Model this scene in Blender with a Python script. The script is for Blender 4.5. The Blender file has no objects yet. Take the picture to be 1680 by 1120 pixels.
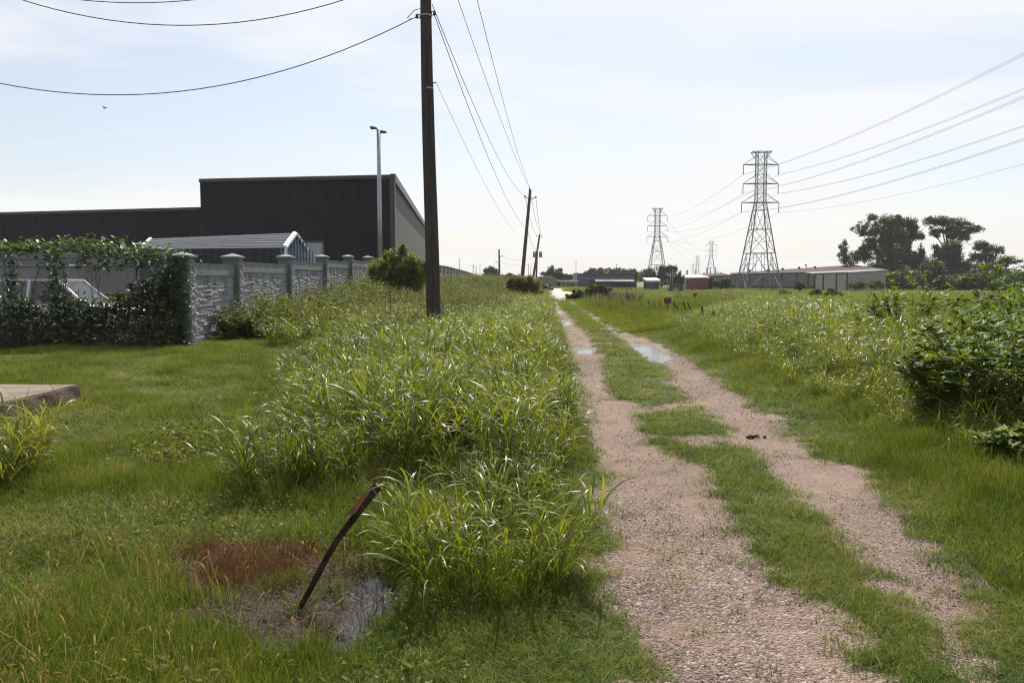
import bpy, math, random
import numpy as np
from mathutils import Vector, Matrix
R = math.radians
random.seed(7)
rng = np.random.default_rng(11)
sc = bpy.context.scene
col = sc.collection

# ------------------------------------------------------------------ camera
F, CX, CY, HOR, CAMZ = 1300.0, 840.0, 560.0, 458.0, 1.75
PITCH = math.atan((CY - HOR) / F)
cam = bpy.data.cameras.new('camera')
camo = bpy.data.objects.new('camera', cam)
col.objects.link(camo)
cam.sensor_fit = 'HORIZONTAL'; cam.sensor_width = 36.0
cam.lens = F / 1680.0 * 36.0
cam.clip_start = 0.05; cam.clip_end = 9000
camo.location = (0, 0, CAMZ)
camo.rotation_euler = (math.pi / 2 - PITCH, 0, 0)
sc.camera = camo

def ray(px, py):
    a, b = (px - CX) / F, (CY - py) / F
    c, s = math.cos(PITCH), math.sin(PITCH)
    return (a, c + b * s, -s + b * c)          # camera axes -> world
def at(px, py, Y):                              # the point seen at px,py that stands Y metres ahead
    d = ray(px, py); k = Y / d[1]
    return Vector((d[0] * k, Y, CAMZ + d[2] * k))
def gr(px, py, z=0.0):                          # where that line of sight meets the ground
    d = ray(px, py); k = (z - CAMZ) / d[2]
    return (d[0] * k, d[1] * k)
def grp(pts): return np.array([gr(*p) for p in pts])

# ------------------------------------------------------------------ numeric helpers
def sstep(a, b, x):
    t = np.clip((np.asarray(x, float) - a) / (b - a), 0, 1); return t * t * (3 - 2 * t)
def vnoise(x, y, seed=0):
    x = np.asarray(x, float); y = np.asarray(y, float)
    xi = np.floor(x).astype(np.int64); yi = np.floor(y).astype(np.int64)
    fx = x - xi; fy = y - yi
    fx = fx * fx * (3 - 2 * fx); fy = fy * fy * (3 - 2 * fy)
    def h(i, j):
        n = (i * 374761393 + j * 668265263 + seed * 974711) & 0xffffffff
        n = ((n ^ (n >> 13)) * 1274126177) & 0xffffffff
        return ((n ^ (n >> 16)) & 0xffff) / 65535.0
    return (h(xi, yi) * (1 - fx) + h(xi + 1, yi) * fx) * (1 - fy) + (h(xi, yi + 1) * (1 - fx) + h(xi + 1, yi + 1) * fx) * fy
def fbm(x, y, seed=0, o=3):
    s, a, t = 0, 1, 0
    for k in range(o):
        s = s + a * vnoise(np.asarray(x) * 2 ** k, np.asarray(y) * 2 ** k, seed + k); t += a; a *= .5
    return s / t
def sdpoly(x, y, P):                            # signed distance, positive inside
    x = np.asarray(x, float); y = np.asarray(y, float)
    d = np.full(x.shape, 1e18); ins = np.zeros(x.shape, bool); n = len(P)
    for i in range(n):
        ax, ay = P[i]; bx, by = P[(i + 1) % n]
        ex, ey = bx - ax, by - ay
        t = np.clip(((x - ax) * ex + (y - ay) * ey) / (ex * ex + ey * ey + 1e-12), 0, 1)
        d = np.minimum(d, (x - ax - t * ex) ** 2 + (y - ay - t * ey) ** 2)
        c = ((ay > y) != (by > y)) & (x < ex * (y - ay) / (ey if abs(ey) > 1e-9 else 1e-9) + ax)
        ins ^= c
    d = np.sqrt(d)
    return np.where(ins, d, -d)

# ------------------------------------------------------------------ the track and the zones on the ground
LT = [(1300, 1020, 1720), (1200, 1040, 1560), (1110, 1040, 1430), (1017, 1012, 1345), (959, 1012, 1263), (898, 1006, 1225), (824, 993, 1180), (760, 983, 1132),
      (720, 975, 1062), (700, 971, 1052), (660, 963, 1022), (640, 955, 1013), (580, 932, 985), (542, 921, 962), (512, 907, 930), (495, 906, 917), (488, 905, 925), (480, 897, 924), (476, 894, 915)]
RT = [(1300, 1720, 1700), (1200, 1660, 1640), (1100, 1590, 1570), (1040, 1545, 1560), (990, 1496, 1596), (943, 1452, 1580), (876, 1378, 1502), (808, 1302, 1446), (774, 1262, 1402), (740, 1236, 1340), (700, 1187, 1285),
      (655, 1130, 1225), (620, 1100, 1175), (600, 1087, 1145), (580, 1055, 1112), (565, 1030, 1087), (545, 1000, 1030), (530, 975, 1000), (512, 955, 969), (502, 941, 950), (492, 926, 940), (480, 924, 946), (476, 915, 925)]
def edges(T):
    a = np.array([gr(l, y) for y, l, r in T]); b = np.array([gr(r, y) for y, l, r in T])
    return a, b
LTa, LTb = edges(LT); RTa, RTb = edges(RT)
def eX(E, y): return np.interp(y, E[:, 1], E[:, 0])
def track_sd(x, y):
    d1 = np.minimum(x - eX(LTa, y), eX(LTb, y) - x)
    d2 = np.minimum(x - eX(RTa, y), eX(RTb, y) - x)
    return d1, d2
def gfield(x, y):                                # > 0 where the gravel lies bare
    d1, d2 = track_sd(x, y); g = np.maximum(np.maximum(d1, d2), sdpoly(x, y, CROSS))
    mid = (x > eX(LTa, y)) & (x < eX(RTb, y))
    bare = (fbm(x * 1.9, y * 1.2, 35, 3) - .73) * 1.6
    g = np.where(mid & (y < 26), np.maximum(g, bare), g)
    g = g + (fbm(x * 2.3, y * 2.3, 31) - .40) * np.where(y < 14, .42, np.where(y < 30, .25, .15)) + (fbm(x * 9, y * 9, 32, 2) - .5) * np.where(y < 20, .24, 0) + .055
    return np.where(y < 112, g, -9.0)
ROADL = lambda y: eX(LTa, y)
ROADR = lambda y: eX(RTb, y)
PAD = grp([(892, 473.5), (931, 472.6), (926, 477), (951, 481), (946, 484.5), (931, 486), (914, 490), (905, 488)])
CROSS = grp([(1000, 660), (1060, 669), (1150, 655), (1160, 664), (1060, 679), (1010, 680)])
BURN = grp([(255, 905), (330, 888), (440, 884), (530, 890), (585, 912), (560, 950), (450, 985), (330, 1000), (285, 985)])
STRAW = grp([(280, 1000), (300, 975), (420, 955), (540, 915), (610, 900), (660, 945), (640, 1000), (560, 1060), (470, 1066), (390, 1050), (330, 1030)])
PUD0 = grp([(592, 925), (640, 920), (655, 950), (645, 985), (625, 1000), (632, 1020), (600, 1046), (570, 1070), (530, 1073), (522, 1058), (545, 1030), (550, 1000), (572, 972)])
PUDS = [PUD0] + [grp(p) for p in (
    [(942, 572), (960, 571), (984, 572), (986, 576), (970, 580), (950, 579)],
    [(911, 526), (925, 525), (937, 528), (933, 534), (916, 534)],
    [(907, 510.5), (926, 510.5), (921, 514.5), (908, 514.5)],
    [(1029, 567), (1050, 565), (1072, 568), (1080, 575), (1100, 581), (1110, 587), (1092, 590), (1080, 598), (1062, 593), (1048, 584), (1036, 575)],
    [(988, 540), (1010, 538), (1024, 544), (1012, 548), (998, 547)],
    [(970, 525), (988, 523), (1000, 530), (1000, 534), (982, 532)],
    [(953, 511), (966, 510.5), (967, 514), (957, 514)])]
JOHN = grp([(560, 800), (520, 760), (490, 720), (465, 680), (450, 650), (470, 620), (520, 600), (560, 585), (620, 572), (690, 566), (740, 552), (800, 540), (860, 520), (890, 506),
            (903, 515), (915, 560), (928, 600), (940, 650), (938, 700), (928, 760), (920, 830), (905, 885), (850, 910), (800, 880), (775, 825), (700, 800), (640, 815)])
JOHNR = grp([(1112, 528), (1135, 514), (1200, 503), (1290, 503), (1400, 520), (1480, 545), (1580, 590), (1700, 640), (1760, 760), (1640, 745), (1545, 712), (1455, 676), (1365, 645), (1268, 603), (1186, 568), (1128, 542)])
SLABZ = 0.26
_c = gr(136, 660)
SLAB = np.array([(_c[0], _c[1]), (_c[0] - .18, _c[1] - 2.2), (_c[0] - 4.6, _c[1] - 2.0), (_c[0] - 4.4, _c[1] + .15)])

WALLX = -8.45
WB_Y = [20, 25, 41, 47, 75, 105, 150, 195, 240, 300]
WB_Z = [0, .1, .57, .69, .95, 1.05, .8, .35, .05, 0]
def H0(x, y):
    x = np.asarray(x, float); y = np.asarray(y, float)
    rl = ROADL(np.clip(y, 3, 120)); rr = ROADR(np.clip(y, 3, 120))
    b = np.interp(y, WB_Y, WB_Z) * sstep(1.6, 7.0, rl - x)
    far = sstep(60, 130, y) * sstep(4, 16, x - rr)
    z = b - .6 * far
    z = z + .07 * sstep(.2, 1.2, x - rr) * sstep(3.5, 1.4, x - rr) * sstep(130, 60, y)
    z = z + (fbm(x * .55, y * .55, 3) - .5) * .10 * (1 - .8 * sstep(-.3, .3, np.maximum(x - rl, rr - x) * 0 + np.minimum(x - rl, rr - x)))
    return z
PUDZ = [float(H0(p[:, 0].mean(), p[:, 1].mean())) - .02 for p in PUDS]
def H(x, y):
    x = np.asarray(x, float); y = np.asarray(y, float)
    z = H0(x, y)
    d1, d2 = track_sd(x, y); g = np.maximum(d1, d2)
    z = z - .035 * sstep(-.15, .2, g) * sstep(90, 60, y)
    z = z + .012 * (fbm(x * 5, y * 5, 9, 2) - .5)
    for P, pz in zip(PUDS, PUDZ):
        c = P.mean(0); rad = np.abs(P - c).max() + .8
        m = (np.abs(x - c[0]) < rad) & (np.abs(y - c[1]) < rad)
        if not np.any(m): continue
        sd = sdpoly(x, y, P)
        k = sstep(-.8, -.15, sd); z = z * (1 - k) + k * (pz + .022 + .012 * (fbm(x * 4, y * 4, 6, 2) - .5))
        w = sstep(-.13, .13, sd + (fbm(x * 7, y * 7, 7, 2) - .5) * .16)
        z = z * (1 - w) + w * (pz - .024 + .055 * (fbm(x * 6, y * 6, 5, 2) - .45))
    return z
def Hs(x, y): return float(H(np.array([x]), np.array([y]))[0])

# ------------------------------------------------------------------ materials
def nodes(name):
    m = bpy.data.materials.new(name); m.use_nodes = True
    nt = m.node_tree; nt.nodes.clear()
    return m, nt, (lambda t, **k: mknode(nt, t, k)), nt.links.new
def mknode(nt, t, k):
    n = nt.nodes.new(t)
    for a, v in k.items():
        if a == 'ins':
            for s, val in v.items(): n.inputs[s].default_value = val
        else: setattr(n, a, v)
    return n
def c4(c): return (c[0], c[1], c[2], 1)
def ramp(n, stops):
    e = n.color_ramp.elements
    while len(e) < len(stops): e.new(.5)
    for el, (p, c) in zip(e, stops): el.position = p; el.color = c4(c)
MC = {}
def mat(name, c, rough=.6, metal=0.0, var=.15, scale=3.0, bump=0.0, bscale=20.0, spec=.5, stretch=(1, 1, 1), dirt=None):
    if name in MC: return MC[name]
    m, nt, N, L = nodes(name)
    out = N('ShaderNodeOutputMaterial'); p = N('ShaderNodeBsdfPrincipled', ins={'Roughness': rough, 'Metallic': metal, 'Specular IOR Level': spec})
    tc = N('ShaderNodeTexCoord'); mp = N('ShaderNodeMapping', ins={'Scale': stretch})
    L(tc.outputs['Object'], mp.inputs['Vector'])
    n = N('ShaderNodeTexNoise', ins={'Scale': scale, 'Detail': 6.0, 'Roughness': .6}); L(mp.outputs['Vector'], n.inputs['Vector'])
    r = N('ShaderNodeValToRGB'); d = dirt or tuple(x * (1 - 2.2 * var) for x in c)
    ramp(r, [(.3, d), (.52, c), (.75, tuple(min(1, x * (1 + var)) for x in c))])
    L(n.outputs['Fac'], r.inputs['Fac']); L(r.outputs['Color'], p.inputs['Base Color'])
    if bump:
        b = N('ShaderNodeBump', ins={'Strength': bump, 'Distance': .02})
        n2 = N('ShaderNodeTexNoise', ins={'Scale': bscale, 'Detail': 5.0}); L(mp.outputs['Vector'], n2.inputs['Vector'])
        L(n2.outputs['Fac'], b.inputs['Height']); L(b.outputs['Normal'], p.inputs['Normal'])
    L(p.outputs['BSDF'], out.inputs['Surface'])
    MC[name] = m; return m
def leafmat(name, cols, rough=.4, trans=.4, spec=.5, tcol=(1.25, 1.2, .45), patch=.25, pscale=.35):
    m, nt, N, L = nodes(name)
    out = N('ShaderNodeOutputMaterial')
    oi = N('ShaderNodeObjectInfo'); at_ = N('ShaderNodeAttribute', attribute_name='rnd')
    a = N('ShaderNodeMath', operation='MULTIPLY_ADD', ins={1: .62, 2: 0.0}); L(at_.outputs['Fac'], a.inputs[0])
    b = N('ShaderNodeMath', operation='MULTIPLY_ADD', ins={1: .38}); L(oi.outputs['Random'], b.inputs[0]); L(a.outputs[0], b.inputs[2])
    g = N('ShaderNodeNewGeometry'); n = N('ShaderNodeTexNoise', ins={'Scale': pscale, 'Detail': 3.0}); L(g.outputs['Position'], n.inputs['Vector'])
    s = N('ShaderNodeMath', operation='MULTIPLY_ADD', ins={1: patch * 2.4, 2: -patch * 1.2}); L(n.outputs['Fac'], s.inputs[0])
    ad = N('ShaderNodeMath', operation='ADD', use_clamp=True); L(b.outputs[0], ad.inputs[0]); L(s.outputs[0], ad.inputs[1])
    r = N('ShaderNodeValToRGB'); k = len(cols) - 1
    ramp(r, [(i / k, c) for i, c in enumerate(cols)]); L(ad.outputs[0], r.inputs['Fac'])
    p = N('ShaderNodeBsdfPrincipled', ins={'Roughness': rough, 'Specular IOR Level': spec}); L(r.outputs['Color'], p.inputs['Base Color'])
    mx = N('ShaderNodeMix', data_type='RGBA', blend_type='MULTIPLY', ins={0: 1.0}); L(r.outputs['Color'], mx.inputs[6]); mx.inputs[7].default_value = (tcol[0], tcol[1], tcol[2], 1)
    t = N('ShaderNodeBsdfTranslucent'); L(mx.outputs[2], t.inputs['Color'])
    ms = N('ShaderNodeMixShader', ins={0: trans}); L(p.outputs['BSDF'], ms.inputs[1]); L(t.outputs['BSDF'], ms.inputs[2])
    L(ms.outputs['Shader'], out.inputs['Surface'])
    return m

# ------------------------------------------------------------------ mesh helpers
def link(o, parent=None):
    col.objects.link(o)
    if parent is not None: o.parent = parent
    return o
def np_mesh(name, V, Q, mats=None, smooth=True, rnd=None, attrs=None):
    V = np.asarray(V, np.float32); Q = np.asarray(Q, np.int32)
    k = Q.shape[1]
    me = bpy.data.meshes.new(name)
    me.vertices.add(len(V)); me.vertices.foreach_set('co', V.ravel())
    me.loops.add(Q.size); me.loops.foreach_set('vertex_index', Q.ravel())
    me.polygons.add(len(Q)); me.polygons.foreach_set('loop_start', np.arange(0, Q.size, k, dtype=np.int32))
    me.polygons.foreach_set('use_smooth', np.full(len(Q), smooth))
    at_ = dict(attrs or {})
    if rnd is not None: at_['rnd'] = rnd
    for nme, v in at_.items():
        a = me.attributes.new(nme, 'FLOAT', 'POINT'); a.data.foreach_set('value', np.asarray(v, np.float32))
    if mats: me.materials.append(mats)
    me.update(calc_edges=True); me.validate()
    return me
class MB:
    def __init__(s): s.v = []; s.f = []; s.sm = []
    def add(s, V, Fs, smooth=False):
        o = len(s.v); s.v += [tuple(p) for p in V]
        for f in Fs: s.f.append(tuple(i + o for i in f)); s.sm.append(smooth)
    def hexa(s, P): s.add(P, [(0, 3, 2, 1), (4, 5, 6, 7), (0, 1, 5, 4), (1, 2, 6, 5), (2, 3, 7, 6), (3, 0, 4, 7)])
    def box(s, x0, x1, y0, y1, z0, z1): s.hexa([(x0, y0, z0), (x1, y0, z0), (x1, y1, z0), (x0, y1, z0), (x0, y0, z1), (x1, y0, z1), (x1, y1, z1), (x0, y1, z1)])
    def prism(s, P, d):                      # polygon P pushed along d
        n = len(P); d = Vector(d); A = [Vector(p) for p in P]; B = [p + d for p in A]
        s.add(A + B, [tuple(range(n))[::-1], tuple(range(n, 2 * n))] + [(i, (i + 1) % n, n + (i + 1) % n, n + i) for i in range(n)])
    def bar(s, a, b, w, h=None, up=(0, 0, 1)):
        a, b = Vector(a), Vector(b); h = h or w; d = (b - a).normalized(); u = Vector(up)
        if abs(d.dot(u)) > .98: u = Vector((0, 1, 0))
        x = d.cross(u).normalized() * w / 2; y = x.cross(d).normalized() * h / 2
        s.hexa([a - x - y, a + x - y, a + x + y, a - x + y, b - x - y, b + x - y, b + x + y, b - x + y])
    def tube(s, pts, rad, n=8, cap=True):
        pts = [Vector(p) for p in pts]; m = len(pts)
        rad = [rad] * m if not hasattr(rad, '__len__') else rad
        V = []; pu = None
        for i, p in enumerate(pts):
            d = (pts[min(i + 1, m - 1)] - pts[max(i - 1, 0)]).normalized()
            u = pu if pu is not None else (Vector((0, 0, 1)) if abs(d.z) < .9 else Vector((1, 0, 0)))
            x = d.cross(u).normalized(); y = x.cross(d).normalized(); pu = y
            for k in range(n):
                a = 2 * math.pi * k / n; V.append(p + (x * math.cos(a) + y * math.sin(a)) * rad[i])
        Fs = [(i * n + k, i * n + (k + 1) % n, (i + 1) * n + (k + 1) % n, (i + 1) * n + k) for i in range(m - 1) for k in range(n)]
        s.add(V, Fs, True)
        if cap:
            o = len(s.v) - len(V)
            s.f += [tuple(o + k for k in range(n))[::-1], tuple(o + (m - 1) * n + k for k in range(n))]; s.sm += [False, False]
    def disc(s, c, axis, r, th, n=24):
        c = Vector(c); a = Vector(axis).normalized(); s.tube([c - a * th / 2, c + a * th / 2], r, n)
    def corr(s, a, b, z0, z1, pitch=.4, depth=.05, up=None, taper=None):   # ribbed sheet from a to b (xy), z0..z1 ; up: top offset vector
        a, b = Vector((a[0], a[1], 0)), Vector((b[0], b[1], 0)); L = (b - a).length; d = (b - a) / L; nrm = Vector((d.y, -d.x, 0))
        n = max(1, int(L / pitch)); pr = []
        for i in range(n):
            t0 = i / n * L; p = L / n
            pr += [(t0, 0), (t0 + p * .62, 0), (t0 + p * .70, depth), (t0 + p * .92, depth)]
        pr.append((L, 0)); V = []
        for t, o in pr:
            q = a + d * t + nrm * o
            f = t / L
            za = z0 if not callable(z0) else z0(f); zb = z1 if not callable(z1) else z1(f)
            V += [(q.x, q.y, za), (q.x, q.y, zb)]
        s.add(V, [(2 * i, 2 * i + 2, 2 * i + 3, 2 * i + 1) for i in range(len(pr) - 1)])
    def mesh(s, name, m):
        me = bpy.data.meshes.new(name); me.from_pydata([tuple(p) for p in s.v], [], s.f)
        me.polygons.foreach_set('use_smooth', s.sm); me.materials.append(m); me.update(); return me
    def build(s, name, m, parent=None, origin=None):
        if origin is not None:
            o = Vector(origin); s.v = [tuple(Vector(p) - o) for p in s.v]
        ob = link(bpy.data.objects.new(name, s.mesh(name, m)), parent)
        if origin is not None: ob.location = origin
        return ob
def tag(o, label=None, cat=None, group=None, kind=None):
    if label: o['label'] = label
    if cat: o['category'] = cat
    if group: o['group'] = group
    if kind: o['kind'] = kind
    return o
def thing(name, label, cat, loc=(0, 0, 0), rz=0, group=None):
    o = link(bpy.data.objects.new(name, None)); o.location = loc; o.rotation_euler = (0, 0, rz); o.empty_display_size = .2
    return tag(o, label, cat, group)
def copy_tree(o, parent=None):
    c = o.copy(); col.objects.link(c)
    if parent is not None: c.parent = parent
    for ch in list(o.children): copy_tree(ch, c)
    return c

# strips: many curved blades / leaves at once
def strips(B, az, L, W, lean, curl, S=4, prof=None, twist=0.0, rnd=None, fold=0.0):
    B = np.asarray(B, float); n = len(B)
    bc = lambda a: np.broadcast_to(np.asarray(a, float), (n,))
    az, L, W, lean, curl, twist = map(bc, (az, L, W, lean, curl, twist))
    t = np.linspace(0, 1, S + 1)
    th = lean[:, None] + curl[:, None] * (t[None] ** 1.4)
    ds = L[:, None] / S
    tm = (th[:, 1:] + th[:, :-1]) / 2
    rr = np.concatenate([np.zeros((n, 1)), np.cumsum(np.sin(tm) * ds, 1)], 1)
    zz = np.concatenate([np.zeros((n, 1)), np.cumsum(np.cos(tm) * ds, 1)], 1)
    ca, sa = np.cos(az)[:, None], np.sin(az)[:, None]
    C = np.stack([B[:, 0, None] + ca * rr, B[:, 1, None] + sa * rr, B[:, 2, None] + zz], 2)
    side = np.stack([-sa + 0 * th, ca + 0 * th, 0 * th], 2)
    nor = np.stack([-ca * np.cos(th), -sa * np.cos(th), np.sin(th)], 2)
    tw = twist[:, None] * (.3 + .7 * t[None])
    wv = side * np.cos(tw)[..., None] + nor * np.sin(tw)[..., None]
    if prof is None: prof = lambda t: np.minimum(1, .45 + 2.2 * t) * (1 - t ** 2.2) + .02
    w = W[:, None] * prof(t)[None] / 2
    V = np.stack([C - wv * w[..., None], C + wv * w[..., None]], 2).reshape(-1, 3)
    i = (np.arange(n)[:, None] * (S + 1) + np.arange(S)[None]).ravel() * 2
    Q = np.stack([i, i + 1, i + 3, i + 2], 1)
    r = rng.random(n) if rnd is None else bc(rnd)
    return V, Q, np.repeat(r, 2 * (S + 1)), C
LEAF = lambda t: np.interp(t, [0, .12, .4, .75, 1], [.12, .55, 1, .62, .03])
ROUND = lambda t: np.interp(t, [0, .2, .55, .85, 1], [.15, .8, 1, .7, .05])
def joinm(parts):
    Vs, Qs, Rs, o = [], [], [], 0
    for V, Q, r in parts:
        Vs.append(V); Qs.append(Q + o); Rs.append(r); o += len(V)
    return np.concatenate(Vs), np.concatenate(Qs), np.concatenate(Rs)

# scatter: one stuff object, copies placed by geometry nodes
def proto_coll(name, meshes):
    c = bpy.data.collections.new(name)
    for i, me in enumerate(meshes): c.objects.link(bpy.data.objects.new('%s_%02d' % (name, i), me))
    return c, len(meshes)
def scatter(name, pc, P, scale, tilt=.15, label=None, rz=None):
    c, k = pc; n = len(P)
    me = bpy.data.meshes.new(name); me.vertices.add(n); me.vertices.foreach_set('co', np.asarray(P, np.float32).ravel())
    rot = np.stack([rng.normal(0, tilt, n), rng.normal(0, tilt, n), rng.random(n) * 6.283 if rz is None else rz], 1)
    scale = np.asarray(scale, float)
    if scale.ndim == 1: scale = np.stack([scale] * 3, 1)
    a = me.attributes.new('rot', 'FLOAT_VECTOR', 'POINT'); a.data.foreach_set('vector', rot.astype(np.float32).ravel())
    a = me.attributes.new('scl', 'FLOAT_VECTOR', 'POINT'); a.data.foreach_set('vector', scale.astype(np.float32).ravel())
    a = me.attributes.new('idx', 'INT', 'POINT'); a.data.foreach_set('value', rng.integers(0, k, n).astype(np.int32))
    o = link(bpy.data.objects.new(name, me)); tag(o, label, None, None, 'stuff')
    ng = bpy.data.node_groups.new(name, 'GeometryNodeTree')
    ng.interface.new_socket('Geometry', in_out='INPUT', socket_type='NodeSocketGeometry')
    ng.interface.new_socket('Geometry', in_out='OUTPUT', socket_type='NodeSocketGeometry')
    N = ng.nodes.new; L = ng.links.new
    gi, go = N('NodeGroupInput'), N('NodeGroupOutput')
    ip = N('GeometryNodeInstanceOnPoints'); ci = N('GeometryNodeCollectionInfo'); ci.transform_space = 'ORIGINAL'
    ci.inputs['Collection'].default_value = c; ci.inputs['Separate Children'].default_value = True; ci.inputs['Reset Children'].default_value = True
    def na(nm, t):
        q = N('GeometryNodeInputNamedAttribute'); q.data_type = t; q.inputs['Name'].default_value = nm
        return [s for s in q.outputs if s.enabled and s.name == 'Attribute'][0]
    L(gi.outputs[0], ip.inputs['Points']); L(ci.outputs[0], ip.inputs['Instance']); ip.inputs['Pick Instance'].default_value = True
    L(na('idx', 'INT'), ip.inputs['Instance Index']); L(na('rot', 'FLOAT_VECTOR'), ip.inputs['Rotation']); L(na('scl', 'FLOAT_VECTOR'), ip.inputs['Scale'])
    L(ip.outputs[0], go.inputs[0])
    md = o.modifiers.new('scatter', 'NODES'); md.node_group = ng
    return o
def sector(r0, r1, dens, a=47):
    n = int(R(2 * a) / 2 * (r1 * r1 - r0 * r0) * dens)
    r = np.sqrt(rng.random(n) * (r1 * r1 - r0 * r0) + r0 * r0); t = (rng.random(n) * 2 - 1) * R(a)
    return r * np.sin(t), r * np.cos(t)
def inpoly(P, dens):
    lo, hi = P.min(0), P.max(0); n = int((hi[0] - lo[0]) * (hi[1] - lo[1]) * dens)
    x = lo[0] + rng.random(n) * (hi[0] - lo[0]); y = lo[1] + rng.random(n) * (hi[1] - lo[1])
    m = sdpoly(x, y, P) > 0
    return x[m], y[m]
def onground(x, y, dz=0.0): return np.stack([x, y, H(x, y) + dz], 1)

# ------------------------------------------------------------------ sun, sky
SUN_AZ, SUN_EL = R(8), R(52)
sdir = Vector((math.sin(SUN_AZ) * math.cos(SUN_EL), math.cos(SUN_AZ) * math.cos(SUN_EL), math.sin(SUN_EL)))
sl = bpy.data.lights.new('sun', 'SUN'); sl.energy = 4.4; sl.angle = R(.55); sl.color = (1, .94, .84)
so = link(bpy.data.objects.new('sun', sl)); so.rotation_euler = sdir.to_track_quat('Z', 'Y').to_euler(); so.location = sdir * 50
def world():
    w = bpy.data.worlds.new('World'); sc.world = w; w.use_nodes = True
    nt = w.node_tree; nt.nodes.clear(); N = lambda t, **k: mknode(nt, t, k); L = nt.links.new
    out = N('ShaderNodeOutputWorld')
    sky = N('ShaderNodeTexSky', sky_type='NISHITA', sun_disc=False, sun_elevation=SUN_EL, sun_rotation=SUN_AZ, air_density=1.0, dust_density=1.6, ozone_density=1.0, altitude=20)
    b1 = N('ShaderNodeBackground', ins={'Strength': .075}); L(sky.outputs[0], b1.inputs['Color'])
    tc = N('ShaderNodeTexCoord'); sp = N('ShaderNodeSeparateXYZ'); L(tc.outputs['Generated'], sp.inputs[0])
    def M(op, a, b=None, c=None, clamp=False):
        n = N('ShaderNodeMath', operation=op, use_clamp=clamp)
        for i, v in enumerate((a, b, c)):
            if v is None: continue
            if isinstance(v, (int, float)): n.inputs[i].default_value = v
            else: L(v, n.inputs[i])
        return n.outputs[0]
    zc = M('MAXIMUM', sp.outputs[2], 0.0); den = M('ADD', zc, .13)
    cb = N('ShaderNodeCombineXYZ'); L(M('DIVIDE', sp.outputs[0], den), cb.inputs[0]); L(M('DIVIDE', sp.outputs[1], den), cb.inputs[1])
    mp = N('ShaderNodeMapping', ins={'Scale': (.55, 1.0, 1), 'Rotation': (0, 0, R(-14)), 'Location': (3.4, 1.7, 0)}); L(cb.outputs[0], mp.inputs[0])
    n1 = N('ShaderNodeTexNoise', ins={'Scale': .75, 'Detail': 7.0, 'Roughness': .56, 'Distortion': .5}); L(mp.outputs[0], n1.inputs['Vector'])
    # thin milky veil, thicker near the horizon and near the sun
    dt = N('ShaderNodeVectorMath', operation='DOT_PRODUCT'); L(tc.outputs['Generated'], dt.inputs[0]); dt.inputs[1].default_value = tuple(sdir)
    near = M('POWER', M('MAXIMUM', M('MULTIPLY_ADD', dt.outputs['Value'], .5, .5), 0.0), 3.0)
    hz = M('POWER', M('SUBTRACT', 1.0, zc), 9.0)
    cl = N('ShaderNodeMapRange', ins={1: .38, 2: .57, 3: 0.0, 4: 1.0}); cl.interpolation_type = 'SMOOTHSTEP'; L(n1.outputs['Fac'], cl.inputs[0])
    fac = M('MAXIMUM', M('MULTIPLY_ADD', cl.outputs[0], .66, .34), M('MULTIPLY', hz, .93), None)
    fac = M('MINIMUM', fac, .96)
    bright = M('MULTIPLY_ADD', near, .46, .47)
    cr = N('ShaderNodeMix', data_type='RGBA'); L(hz, cr.inputs[0]); cr.inputs[6].default_value = (.94, .96, 1, 1); cr.inputs[7].default_value = (1, .985, .955, 1)
    bright = M('MINIMUM', bright, .58)
    b2 = N('ShaderNodeBackground'); L(cr.outputs[2], b2.inputs['Color']); L(bright, b2.inputs['Strength'])
    ms = N('ShaderNodeMixShader'); L(fac, ms.inputs[0]); L(b1.outputs[0], ms.inputs[1]); L(b2.outputs[0], ms.inputs[2])
    L(ms.outputs[0], out.inputs['Surface'])
world()
sc.cycles.use_denoising = True; sc.cycles.denoising_prefilter = 'NONE'; sc.cycles.denoising_input_passes = 'RGB_ALBEDO_NORMAL'; sc.cycles.pixel_filter_type = 'BLACKMAN_HARRIS'; sc.cycles.filter_width = 1.15
sc.view_settings.view_transform = 'Standard'; sc.view_settings.look = 'None'; sc.view_settings.gamma = 1; sc.view_settings.exposure = .78
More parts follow.
